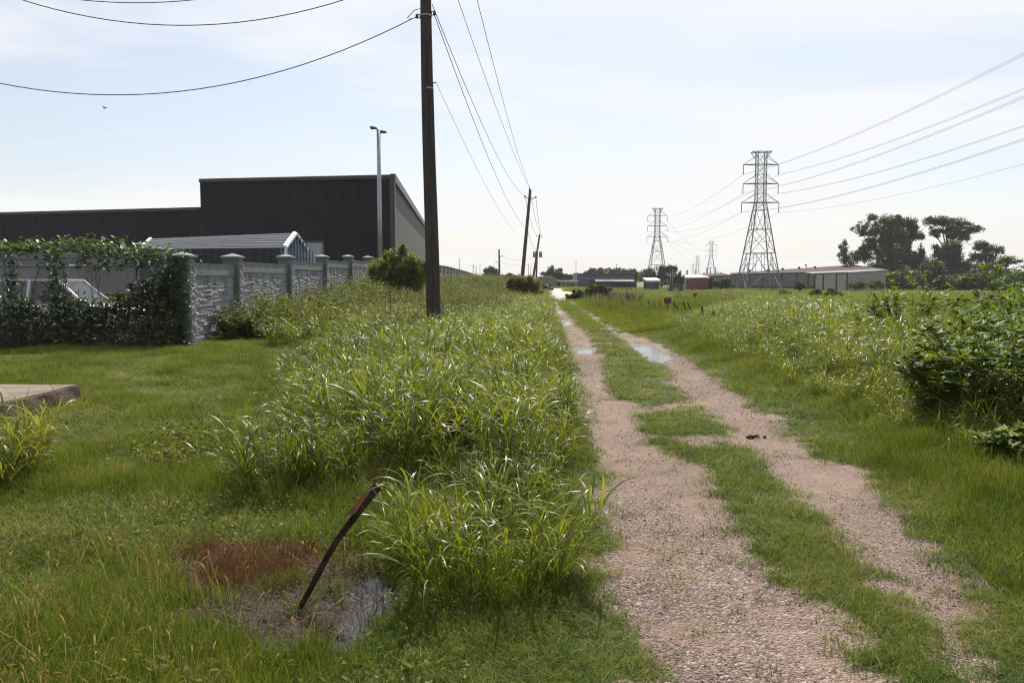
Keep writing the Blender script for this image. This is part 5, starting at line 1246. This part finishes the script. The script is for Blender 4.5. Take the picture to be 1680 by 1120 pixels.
# ================================================================== right hand buildings
def bld(name, label, cat, Y, fn, group=None):
    t = thing(name, label, cat, (fn[0], Y, -.6), 0, group); return t
def Wp(t, name, m, fn, par=None):
    mb = MB(); fn(mb); o = t.location; mb.v = [tuple(Vector(p) - o) for p in mb.v]; return mb.build(name, m, par or t)
def long_warehouse():
    Y = 182; a, b_ = at(1198, 450.5, Y + 14), at(1336, 447, Y); e = at(1458, 443.5, Y + 2); pk = at(1401, 435, Y + 22); pl = at(1198, 448.5, Y + 18); zb = -.7
    t = thing('low_warehouse', 'long low weathered warehouse of grey and pinkish panels, behind the largest tower', 'building', (b_.x, Y, zb))
    fr = [0, .24, .40, .62, .80, .93, 1.0]; ms = [M_GREYS, M_BRN, M_GREYS, M_BRN, M_GREYS, M_PINK]
    ms = [M_GREYS, M_BRN, M_BRN, M_GREYS, M_GREYS, mat('rose_siding', (.23, .155, .14), .55, 0, .1, .5)]
    for i in range(6):
        p, q = a.lerp(b_, fr[i]), a.lerp(b_, fr[i + 1]); q0 = q - (b_ - a).normalized() * .06
        zt = lambda f, p=p, q=q: p.z + (q.z - p.z) * f
        Wp(t, 'wall_panel', ms[i], lambda b: b.corr((p.x, p.y), (q0.x, q0.y), zb, zt, .55, .06))
        Wp(t, 'downpipe', M_TRIM, lambda b: b.bar((q.x, q.y - .12, zb), (q.x, q.y - .12, q.z), .22))
    Wp(t, 'wall', M_BRN, lambda b: b.corr((b_.x + .12, b_.y), (e.x, e.y), zb, lambda f: b_.z + (e.z - b_.z) * f, .6, .06))
    Wp(t, 'base_band', mat('dark_base_band', (.06, .052, .06), .7), lambda b: b.bar((a.x, a.y - .12, zb + .55), (b_.x, b_.y - .12, zb + .5), .08, .7))
    up = Vector((0, 0, .12)); E = Vector((0, -.25, 0))
    def roof(b): b.prism([a + E, b_ + E, e + E, pk, pl], up)
    rf = Wp(t, 'roof', M_ROOFB, roof)
    Wp(t, 'gutter', M_TRIM, lambda b: b.bar(a + E, b_ + E, .16, .2), rf)
    for px, py in ((1230, 443.4), (1260, 442.8), (1284, 440.6), (1311, 438.6), (1337, 438.0)):
        p = at(px, py, Y + 15); b = MB(); o = p - t.location
        b.tube([o + Vector((0, 0, -.7)), o + Vector((0, 0, -.1))], .18, 8); b.tube([o + Vector((0, 0, -.15)), o + Vector((0, 0, .1)), o + Vector((0, 0, .22))], [.32, .32, .12], 10); b.build('roof_vent', M_TRIM, rf)
    p = at(1323, 434.5, Y + 16) - t.location
    b = MB(); b.bar(p + Vector((0, 0, -.9)), p + Vector((0, 0, .2)), .12); b.hexa([p + Vector(v) for v in ((-.4, -.1, -.2), (0, -.1, -.3), (0, .1, -.3), (-.4, .1, -.2), (-.4, -.1, .1), (0, -.1, .3), (0, .1, .3), (-.4, .1, .1))]); b.build('roof_unit', M_STEEL, rf)
    p = at(1412, 442, Y + 8) - t.location; b = MB(); b.hexa([p + Vector(v) for v in ((-.9, -.3, 0), (.9, -.3, .04), (.9, .5, .18), (-.9, .5, .14), (-.9, -.3, .07), (.9, -.3, .11), (.9, .5, .25), (-.9, .5, .21))]); b.build('skylight', M_WHROOF, rf)
    # the pale lean-to shed in front
    Y2 = 160; a2, m2, e2 = at(1337, 449.5, Y2), at(1390, 447.8, Y2 - 1), at(1454, 443.8, Y2 + 3)
    t2 = thing('panelled_shed', 'pale cream panelled shed with dark posts, in front of the long low warehouse', 'shed', (a2.x, Y2, zb))
    xs = [a2.lerp(m2, f) for f in (0, .26, .67, 1)]
    for p, q in zip(xs, xs[1:]):
        Wp(t2, 'wall_panel', M_CREAM, lambda b: b.hexa([(p.x + .08, p.y, zb), (q.x - .08, q.y, zb), (q.x - .08, q.y + .15, zb), (p.x + .08, p.y + .15, zb), (p.x + .08, p.y, p.z - .1), (q.x - .08, q.y, q.z - .1), (q.x - .08, q.y + .15, q.z - .1), (p.x + .08, p.y + .15, p.z - .1)]))
    for p in xs: Wp(t2, 'post', M_TRIM, lambda b: b.bar((p.x, p.y - .08, zb), (p.x, p.y - .08, p.z - .05), .20))
    Wp(t2, 'wall', M_ROSE, lambda b: b.corr((m2.x + .1, m2.y), (e2.x, e2.y), zb, lambda f: m2.z - .1 + (e2.z - m2.z) * f, .6, .04))
    def rf2(b): b.prism([a2 + Vector((-.2, -.2, 0)), m2 + Vector((0, -.2, 0)), e2 + Vector((.3, -.1, 0)), e2 + Vector((0, 5, .3)), a2 + Vector((0, 6, .3))], (0, 0, .10))
    r2 = Wp(t2, 'roof', M_TRIM, rf2); Wp(t2, 'roof_edge', M_CAP, lambda b: (b.bar(a2 + Vector((-.2, -.26, .12)), m2 + Vector((0, -.26, .12)), .1, .14)), r2)
long_warehouse()
for i, (px, lab) in enumerate(((1470, 'white parked vehicle showing over the hedge, next to the warehouse end'), (1492, 'white parked vehicle with a rack, middle of the ones over the hedge'), (1511, 'white parked vehicle over the hedge, farthest from the warehouse'))):
    p = at(px, 452, 175); car(lab, 'van', (p.x, 175, 1.3 - .6 + (i == 1) * .1), R(4), M_WHITE, 4.4, 2, 1.9, True, 'white vehicles behind the hedge', 'parked_van')

def gable_shed(name, label, x0, x1, yt0, yt1, Y, m, rm, depth=6, zb=-.6, eave=.25, side=None, group=None, edge=.3):
    a, b_ = at(x0, yt0, Y), at(x1, yt1, Y)
    t = thing(name, label, 'shed', ((a.x + b_.x) / 2, Y, zb), 0, group)
    zf = lambda f: a.z + (b_.z - a.z) * f - .1
    Wp(t, 'wall', m, lambda b: b.corr((a.x, Y), (b_.x, Y), zb, zf, .5, .06))
    Wp(t, 'wall', side or m, lambda b: (b.corr((a.x, Y + depth), (a.x, Y + .02), zb, a.z - .1, .5, .05), b.corr((b_.x, Y + .02), (b_.x, Y + depth), zb, b_.z - .1, .5, .05)))
    Wp(t, 'roof', rm, lambda b: b.prism([a + Vector((-eave, -eave, -edge)), b_ + Vector((eave, -eave, -edge)), b_ + Vector((eave, depth, .5 - edge)), a + Vector((-eave, depth, .5 - edge))], (0, 0, edge)))
    return t, a, b_
t, a, b_ = gable_shed('red_shed', 'dark red metal shed with a pale roof edge, at the far side of the meadow', 1126, 1161.5, 455, 453.8, 172, M_RED, M_WHROOF, 8, side=M_CREAM)
Wp(t, 'door', mat('darker_red', (.15, .026, .034), .5), lambda b: b.corr((a.x + 2.4, 171.93), (a.x + 4.2, 171.93), -.6, 1.5, .3, .03))
t, a, b_ = gable_shed('grey_block', 'dull grey low building behind bushes, next to the red shed', 1163, 1200, 452.6, 451.2, 186, M_BRN, M_ROOFB, 9, edge=.15)
Wp(t, 'door', M_TRIM, lambda b: b.box(a.x + 3.2, a.x + 4.3, 185.93, 186, -.6, 1.5))
t, a, b_ = gable_shed('grey_shed', 'small grey shed with a white roof, in front of the rounded dark tree', 1062, 1081.5, 459.5, 459, 178, M_SLATE, M_WHROOF, 5, edge=.45)
Wp(t, 'door', M_TRIM, lambda b: b.box(b_.x - 1.0, b_.x - .3, 177.93, 178, -.6, 1.0))
# parked pickup by the dark gate posts
p = at(1108, 474, 150); car('grey pickup parked beside dark gate posts, left of the red shed', 'pickup', (p.x, 150, -.55), R(3), M_GREYS, 2.6 * 1.1, 1.7, 1.35, True, name='parked_pickup')
for px, lab in ((1100.5, 'wide dark gate post left of the grey pickup'), (1117.5, 'wide dark gate post right of the grey pickup')):
    q = at(px, 474, 148); t = thing('gate_post', lab, 'gate post', (q.x, 148, -.6), 0, 'gate posts'); b = MB(); b.box(-.24, .24, -.2, .2, 0, 1.45); b.build('post', M_TRIM, t); b = MB(); b.box(-.29, .29, -.25, .25, 1.45, 1.53); b.build('cap', M_TRIM, t)
for px, h, lab in ((1100, 444, 'thin pale pole left in the group by the rounded tree'), (1104, 442, 'thin pale pole right in the group by the rounded tree'), (1083, 456, 'short dark pole beside the grey shed')):
    q = at(px, h, 165); t = thing('thin_pole', lab, 'pole', (q.x, 165, -.6), 0, 'thin poles by the sheds'); b = MB(); b.tube([(0, 0, 0), (0, 0, q.z + .6)], .06, 6); b.build('pole', M_STEEL, t); b = MB(); b.box(-.12, .12, -.05, .05, q.z + .3, q.z + .6); b.build('cap', M_STEEL, t)

# ------------------------------------------------------------------ the buildings at the end of the track
def slate():
    Y = 175; a, b_ = at(949, 447.8, Y), at(1041, 447.6, Y); zb = -.1
    t = thing('slate_building', 'dark slate metal building with horizontal bands and a round yellow sign', 'building', ((a.x + b_.x) / 2, Y, zb)); zt = a.z
    for k in range(5):
        z0 = zb + (zt - zb) * k / 5; z1 = zb + (zt - zb) * (k + 1) / 5
        Wp(t, 'wall_band', M_SLATE if k % 2 else mat('slate_dark', (.05, .055, .075), .5, 0, .1), lambda b: (b.box(a.x, b_.x, Y + .02 * (k % 2), Y + 12, z0, z1 - .05), b.box(a.x, b_.x, Y - .05, Y, z1 - .10, z1 - .04)))
    Wp(t, 'corner_post', M_TRIM, lambda b: b.box(b_.x - .02, b_.x + .5, Y - .1, Y + 12, zb, zt + .05))
    Wp(t, 'corner_post', M_SLATE, lambda b: b.box(a.x - .3, a.x - .01, Y - .1, Y + 12, zb, zt + .05))
    p0, p1 = at(981, 442.6, Y), at(1008, 443, Y)
    Wp(t, 'parapet', mat('slate_dark', (.05, .055, .075)), lambda b: b.prism([(p0.x - 1, Y + .4, zt - .05), (p1.x + .6, Y + .4, zt - .05), (p1.x, Y + .4, p0.z), (p0.x, Y + .4, p0.z)], (0, .3, 0)))
    q0, q1 = at(976, 460, Y), at(1039, 460, Y)
    aw = Wp(t, 'awning', M_WHROOF, lambda b: b.prism([(q0.x, Y - .05, q0.z + .25), (q0.x, Y - 1.6, q0.z - .05), (q0.x, Y - 1.6, q0.z - .25), (q0.x, Y - .05, q0.z - .1)], (q1.x - q0.x, 0, 0)))
    Wp(t, 'awning_fascia', M_MAROON, lambda b: b.box(q0.x + 1.6, q1.x, Y - 1.66, Y - 1.61, q0.z - .55, q0.z - .22), aw)
    for f in (.08, .3, .52, .75): Wp(t, 'window', M_GLASS, lambda b, f=f: b.box(q0.x + (q1.x - q0.x) * f, q0.x + (q1.x - q0.x) * f + 1.2, Y - .08, Y - .055, zb + .4, zb + 1.5))
    Wp(t, 'door', M_TRIM, lambda b: b.box(a.x + 2.3, a.x + 3.4, Y - .07, Y - .055, zb, zb + 1.7))
    c = at(994.8, 444.3, Y - 1) - t.location; r = .62
    b = MB(); b.disc(c, (0, 1, 0), r, .18, 28); s = b.build('sign', M_YEL, t)
    b = MB()
    for z, w in ((.22, .34), (.02, .46), (-.2, .36)): b.box(c.x - w, c.x + w, c.y - .115, c.y - .095, c.z + z - .045, c.z + z + .045)
    b.build('sign_bars', M_SIGNI, s)
    b = MB(); b.bar(c + Vector((0, .2, -r * .9)), c + Vector((0, .2, -1.2)), .16); b.build('sign_post', M_TRIM, s)
slate()
def tan_pink():
    Y = 165; a, b_ = at(884, 455, Y), at(911, 455, Y); zb = -.1
    t = thing('tan_building', 'tan flat roofed building with a dark open bay, at the end of the track', 'building', ((a.x + b_.x) / 2, Y, zb))
    zm = at(0, 466, Y).z
    Wp(t, 'wall', M_TAN, lambda b: (b.box(a.x, b_.x, Y, Y + 9, zm, a.z), b.box(b_.x - 1.0, b_.x, Y, Y + 9, zb, zm), b.box(a.x, a.x + .5, Y, Y + 9, zb, zm), b.box(a.x, b_.x, Y + 6, Y + 6.2, zb, zm)))
    Wp(t, 'post', M_TRIM, lambda b: b.bar((a.x + 1.5, Y + .1, zb), (a.x + 1.5, Y + .1, zm), .14))
    rf = Wp(t, 'roof', M_TAN, lambda b: b.box(a.x - .1, b_.x + .1, Y - .1, Y + 9, a.z, a.z + .12))
    for k in range(5): Wp(t, 'roof_vent', M_WHROOF, lambda b, k=k: b.box(a.x + .8 + k * .42, a.x + 1.1 + k * .42, Y + .2, Y + .5, a.z + .12, a.z + .27), rf)
    Y = 168; c, d = at(911.5, 460, Y), at(947, 460.3, Y)
    t = thing('pink_building', 'low pinkish building with a white roof edge and pale door, beside the tan one', 'building', ((c.x + d.x) / 2, Y, zb))
    Wp(t, 'wall', M_PINK, lambda b: b.box(c.x, d.x, Y, Y + 8, zb, c.z - .15))
    Wp(t, 'roof', M_WHROOF, lambda b: b.prism([(c.x - .2, Y - .3, c.z + .35), (c.x + 1.2, Y - .3, c.z), (d.x + .2, Y - .3, c.z), (d.x + .2, Y - .3, c.z - .28), (c.x + 1.2, Y - .3, c.z - .28), (c.x - .2, Y - .3, c.z + .1)], (0, 8.2, 0)))
    dr = at(929, 465, Y); Wp(t, 'door', M_PALE, lambda b: b.box(dr.x, dr.x + .85, Y - .06, Y, zb, c.z - .35))
    for px in (914.5, 917, 923.5): q = at(px, 465, Y); Wp(t, 'window', M_GLASS, lambda b, q=q: b.box(q.x, q.x + .26, Y - .05, Y - .01, zb + .35, c.z - .45))
    q = at(939.5, 467.6, Y); b = MB(); o = q - t.location
    pts = [o + Vector((.5 * math.cos(k * math.pi / 12), -.03, .30 * math.sin(k * math.pi / 12))) for k in range(24)]
    b.prism(pts, (0, -.03, 0)); w = b.build('wall_sign', M_MAROON, t)
    b = MB(); b.box(o.x - .2, o.x + .2, o.y - .08, o.y - .065, o.z - .05, o.z + .06); b.build('sign_bar', M_ROSE, w)
tan_pink()
p = at(900.5, 477, 118); car('glossy black car parked where the track meets the pale pad', 'car', (p.x - .2, 125, Hs(p.x, 125)), R(-25), M_BLACKP, 2.5, 1.6, .95)
# low pale rail fence past the end of the wall
def low_rail():
    A_, B_ = at(790, 457, 205), at(826, 462, 150); A_ = Vector((A_.x, A_.y, 0)); B_ = Vector((B_.x, B_.y, 0))
    t = thing('rail_fence', 'pale rail fence with dark posts, past the far end of the stone wall', 'fence', tuple(A_)); d = B_ - A_
    for k in range(13):
        q = d * (k / 12); b = MB(); b.box(q.x - .13, q.x + .13, q.y - .13, q.y + .13, -.2, 1.32 - .0 * k); b.build('post', M_TRIM if k % 2 else M_STEEL, t)
    b = MB(); b.bar(Vector((0, 0, 1.42)), d + Vector((0, 0, 1.42)), .2, .18); b.build('rail', M_WHITE, t)
    b = MB(); b.bar(Vector((0, .1, .6)), d + Vector((0, .1, .6)), .06, 1.1); b.build('panel', M_SLATE, t)
low_rail()
q = at(808, 456, 215); t = thing('blue_roof_building', 'low building with a pale blue roof, past the rail fence', 'building', (q.x, 215, 0))
b = MB(); b.box(-2.2, 2.2, 0, 5, -.3, 1.6); b.build('wall', M_TAN, t); b = MB(); b.prism([(-2.4, -.3, 1.6), (2.4, -.3, 1.6), (2.1, -.3, 2.0), (-2.1, -.3, 2.0)], (0, 5.6, 0)); b.build('roof', mat('blue_roof', (.16, .27, .33), .5), t)
for px, yt, w, lab in ((1127.5, 443.5, 9, 'pale grey plant stack, leftmost and widest of the distant stacks'), (1141.7, 444, 6, 'dark slim plant stack left of the small lattice tower'), (1155, 447.5, 6, 'stubby dark plant stack next to the tallest one'),
                       (1160, 440.5, 8, 'tallest dark plant stack beside the small lattice tower'), (1165.3, 440, 5, 'dark slim stack at the left foot of the small lattice tower'), (1174.3, 438.5, 5, 'dark slim stack at the right foot of the small lattice tower'), (1177.8, 446, 5, 'pale short stack at the end of the distant row')):
    q = at(px, yt, 640); t = thing('plant_stack', lab, 'smokestack', (q.x, 640, 0), 0, 'distant plant stacks'); k = w * .1
    b = MB(); b.tube([(0, 0, 0), (0, 0, q.z)], [k * 1.1, k * .8], 10); b.build('stack', M_TOWER, t); b = MB(); b.tube([(0, 0, q.z - .5), (0, 0, q.z + .2)], k * 1.05, 10); b.build('rim', M_TOWER, t)
# the far wood along the horizon
x = rng.uniform(-520, 900, 9000); y = rng.uniform(520, 800, 9000); hn = fbm(x * .012, x * 0, 88, 3); z = rng.random(9000) * (2.0 + 7 * sstep(.35, .75, hn))
V, Q, r, _ = strips(np.stack([x, y, z], 1), rng.random(9000) * 6.283, 3.4, 3.0, rng.uniform(.5, 2, 9000), .3, 2, ROUND, rng.normal(0, .6, 9000))
tag(link(bpy.data.objects.new('far_wood', np_mesh('far_wood', V, Q, G_TREE, True, r))), 'far belt of woods along the horizon', None, None, 'stuff')

# ================================================================== things in the near field
def slab():
    t = link(bpy.data.objects.new('concrete_slab', None)); tag(t, 'thick weathered pinkish concrete slab lying in the grass', 'slab'); c0 = Vector((SLAB[0][0], SLAB[0][1], Hs(*SLAB[0]))); t.location = c0
    import bmesh
    bm = bmesh.new(); vs = [bm.verts.new((p[0] - c0.x, p[1] - c0.y, -.12)) for p in SLAB[::-1]]; f = bm.faces.new(vs)
    e = bmesh.ops.extrude_face_region(bm, geom=[f]); bmesh.ops.translate(bm, verts=[v for v in e['geom'] if isinstance(v, bmesh.types.BMVert)], vec=(0, 0, .12 + SLABZ))
    bmesh.ops.recalc_face_normals(bm, faces=bm.faces); bmesh.ops.subdivide_edges(bm, edges=bm.edges, cuts=12, use_grid_fill=True)
    for v in bm.verts:
        n = Vector((vnoise(v.co.x * 5, v.co.y * 5 + v.co.z * 7, 3) - .5, vnoise(v.co.x * 5 + 9, v.co.y * 5 + v.co.z * 7, 4) - .5, (vnoise(v.co.x * 4, v.co.y * 4, 5) - .5) * .6)); v.co += n * .035
    bmesh.ops.bevel(bm, geom=[e_ for e_ in bm.edges if e_.calc_face_angle(0) > .9], offset=.02, segments=2, affect='EDGES')
    me = bpy.data.meshes.new('slab'); bm.to_mesh(me); bm.free(); me.materials.append(M_SLAB)
    link(bpy.data.objects.new('slab', me), t)
slab()
def bent_post():
    B = gr(490, 1000); Y = B[1]; P = [Vector((B[0], Y, Hs(*B) - .04))] + [at(px, py, Y + .05 * k) for k, (px, py) in enumerate(((509, 964), (536, 913), (554, 884), (585, 843.6), (605, 814), (620, 797)))]
    P[0] = at(478, 1020, Y)
    t = thing('bent_post', 'bent dark marker post leaning over the muddy patch, rusty sign strip at its top', 'post', tuple(P[0])); o = P[0]; P = [p - o for p in P]
    def band(name, pts, ws, th, m, dy=0.0, off=None, par=t):
        V = []; n = len(pts)
        for i, p in enumerate(pts):
            d = (pts[min(i + 1, n - 1)] - pts[max(i - 1, 0)]).normalized(); s = Vector((d.z, 0, -d.x)).normalized() * ws[i] / 2; q = p + (off or Vector())
            V += [q - s + Vector((0, dy - th, 0)), q + s + Vector((0, dy - th, 0)), q + s + Vector((0, dy + th, 0)), q - s + Vector((0, dy + th, 0))]
        Fs = [(4 * i + k, 4 * i + (k + 1) % 4, 4 * i + 4 + (k + 1) % 4, 4 * i + 4 + k) for i in range(n - 1) for k in range(4)] + [(3, 2, 1, 0), tuple(4 * (n - 1) + k for k in range(4))]
        b = MB(); b.add(V, Fs); return b.build(name, m, par)
    band('post', P, [.020, .024, .029, .031, .038, .052, .058], .006, M_BLK)
    band('post_edge', P, [.006] * 7, .012, M_BLK, .012, Vector((.013, 0, -.007)))
    d = (P[6] - P[4]).normalized(); s = Vector((-d.z, 0, d.x))
    b = MB(); q = [P[4] + s * .058 - d * .035, P[4] + s * .012, P[6] + s * .02 - d * .01, P[6] + s * .044 - d * .08]
    b.prism([v + Vector((0, -.016, 0)) for v in q], (0, -.004, 0)); b.build('sign_strip', M_RUST, t)
    b = MB(); b.tube([P[6] + s * .036 - d * .05 + Vector((0, -.02, 0)), P[6] + d * .05 - s * .03 + Vector((0, -.02, 0))], [.0035, .002], 6); b.build('top_edge', M_STEEL, t)
bent_post()
def marker(label, px, py, Y, w, h, pw, yt, po):
    q = at(px, py, Y); gz = Hs(q.x, Y); T = at(px, yt, Y).z - gz
    t = thing('marker_sign', label, 'marker post', (q.x, Y, gz), 0, 'marker posts in the meadow')
    b = MB(); b.box(-pw / 2, pw / 2, 0, .05, -.1, T - h * .6); b.build('post', po, t)
    b = MB(); b.box(-w / 2, w / 2, -.035, -.001, T - h, T); s = b.build('sign', M_MARK, t)
    b = MB(); b.prism([(-w * .5 - .01, -.05, T - .012), (w * .5 + .01, -.05, T - .012), (w * .42, -.05, T + .03), (-w * .42, -.05, T + .03)], (0, .07, 0)); b.build('sign_cap', M_ORANGE, s)
    b = MB()
    for k in range(3):
        z = T - h * (.25 + .25 * k)
        for i in range(5): b.box(-w * .40 + i * w * .165, -w * .40 + i * w * .165 + w * .12, -.045, -.036, z - h * .045, z + h * .045)
    b.build('sign_marks', M_MARKT, s)
marker('orange post with a dark sign plate, larger and nearer of the two marker posts', 1095, 512, 40, .36, .27, .115, 488.5, M_ORANGE)
marker('small brown marker post standing alone in the mown meadow', 1140, 494, 66, .29, .22, .08, 481, M_MARK)
FP = [(1063, 494, 1068, 508, 43, 'first leaning dark post from the dry brown bush'), (1073, 496, 1076, 510, 42, 'second leaning dark post from the dry brown bush'), (1082, 495, 1086, 510, 41.5, 'dark post close left of the orange marker'),
      (1105, 495, 1107, 508, 41, 'short upright dark post close right of the orange marker'), (1109, 500, 1115, 517, 38.5, 'slanting dark post, second to the right of the orange marker'), (1121, 495, 1127, 517, 38.5, 'first of two parallel leaning posts right of the orange marker'),
      (1128, 496, 1136, 517, 38.5, 'second of two parallel leaning posts right of the orange marker'), (1151, 503, 1156, 532, 31, 'tall dark post standing clear of the tall grass bank'), (1169, 510, 1177, 536, 30, 'leaning dark post half sunk in the tall grass bank'),
      (1202, 513, 1205, 532, 31, 'short dark post top showing in the middle of the grass bank'), (1348, 525, 1339, 560, 23, 'dark post leaning the other way, alone in the grass bank'), (1392, 532, 1398, 562, 22.5, 'dark stub of a post beside the rounded leafy bush')]
for px, py, bx, by, Y, lab in FP:
    T = at(px, py, Y); B = at(bx, by, Y); gz = Hs(B.x, Y); d = T - B; B2 = B - d * ((B.z - gz) / d.z) if B.z > gz else Vector((B.x, Y, gz)); T = T - B2
    t = thing('fence_post', lab, 'post', tuple(B2), 0, 'old steel posts in the tall grass'); w = .055 if Y > 26 else .06
    b = MB(); b.bar(T * -.08, T, w, w * .35, (0, 1, 0)); b.bar(T * -.08 + Vector((0, w * .4, 0)), T + Vector((0, w * .4, 0)), w * .3, w * .8, (0, 1, 0)); b.build('post', M_BLK, t)
    b = MB()
    for k in range(3): q = T * (.55 + .18 * k); b.box(q.x - w * .62, q.x + w * .62, -.035, -.012, q.z - .012, q.z + .012)
    b.build('stud', M_BLK, t)
def dragonfly():
    p = at(173, 177.5, 9.0); t = thing('dragonfly', 'dark dragonfly in flight against the sky under the lowest cable', 'insect', tuple(p), R(-20)); t.rotation_euler = (0, R(-14), R(-20)); m = M_BLK
    b = MB(); b.tube([(-.030, 0, 0), (-.024, 0, .001), (-.018, 0, .001), (-.010, 0, .002), (0, 0, .001), (.012, 0, .001), (.034, 0, .003)], [.002, .0046, .0030, .0048, .0042, .0022, .0012], 8); b.build('body', m, t)
    for sx, ly in ((-.011, .040), (-.004, .037)):
        for s in (1, -1):
            b = MB(); q = [(sx, 0, .004), (sx + .002, s * ly * .5, .012), (sx + .004, s * ly, .016), (sx + .009, s * ly * .9, .015), (sx + .010, s * ly * .4, .010), (sx + .005, 0, .004)]
            b.prism(q, (0, 0, .0003)); b.build('wing', mat('insect_wing', (.35, .36, .36), .3), t)
dragonfly()
p = gr(1240, 714); t = thing('dark_stone', 'dark clod lying on the right wheel track', 'stone', (p[0], p[1], Hs(*p)))
import bmesh as _bm
for k in range(3):
    bm = _bm.new(); _bm.ops.create_icosphere(bm, subdivisions=2, radius=.045 - .012 * k)
    for v in bm.verts: v.co *= .75 + .5 * random.random(); v.co.z *= .6
    me = bpy.data.meshes.new('clod'); bm.to_mesh(me); bm.free(); me.materials.append(M_BLK); o = link(bpy.data.objects.new('clod', me), t); o.location = (-.06 + .08 * k, .03 * (k % 2), .015)
#PART5
# ------------------------------------------------------------------ thin summer haze
def haze():
    b = MB(); b.box(-700, 1100, -60, 1900, -3.0, 42.0)
    m, nt, N, L = nodes('haze'); out = N('ShaderNodeOutputMaterial')
    v = N('ShaderNodeVolumePrincipled', ins={'Color': (.93, .95, 1, 1), 'Density': .00022, 'Anisotropy': 0.0}); L(v.outputs[0], out.inputs['Volume'])
    tag(b.build('haze', m), 'thin pale summer haze', None, None, 'stuff')
haze()
sc.cycles.volume_bounces = 0
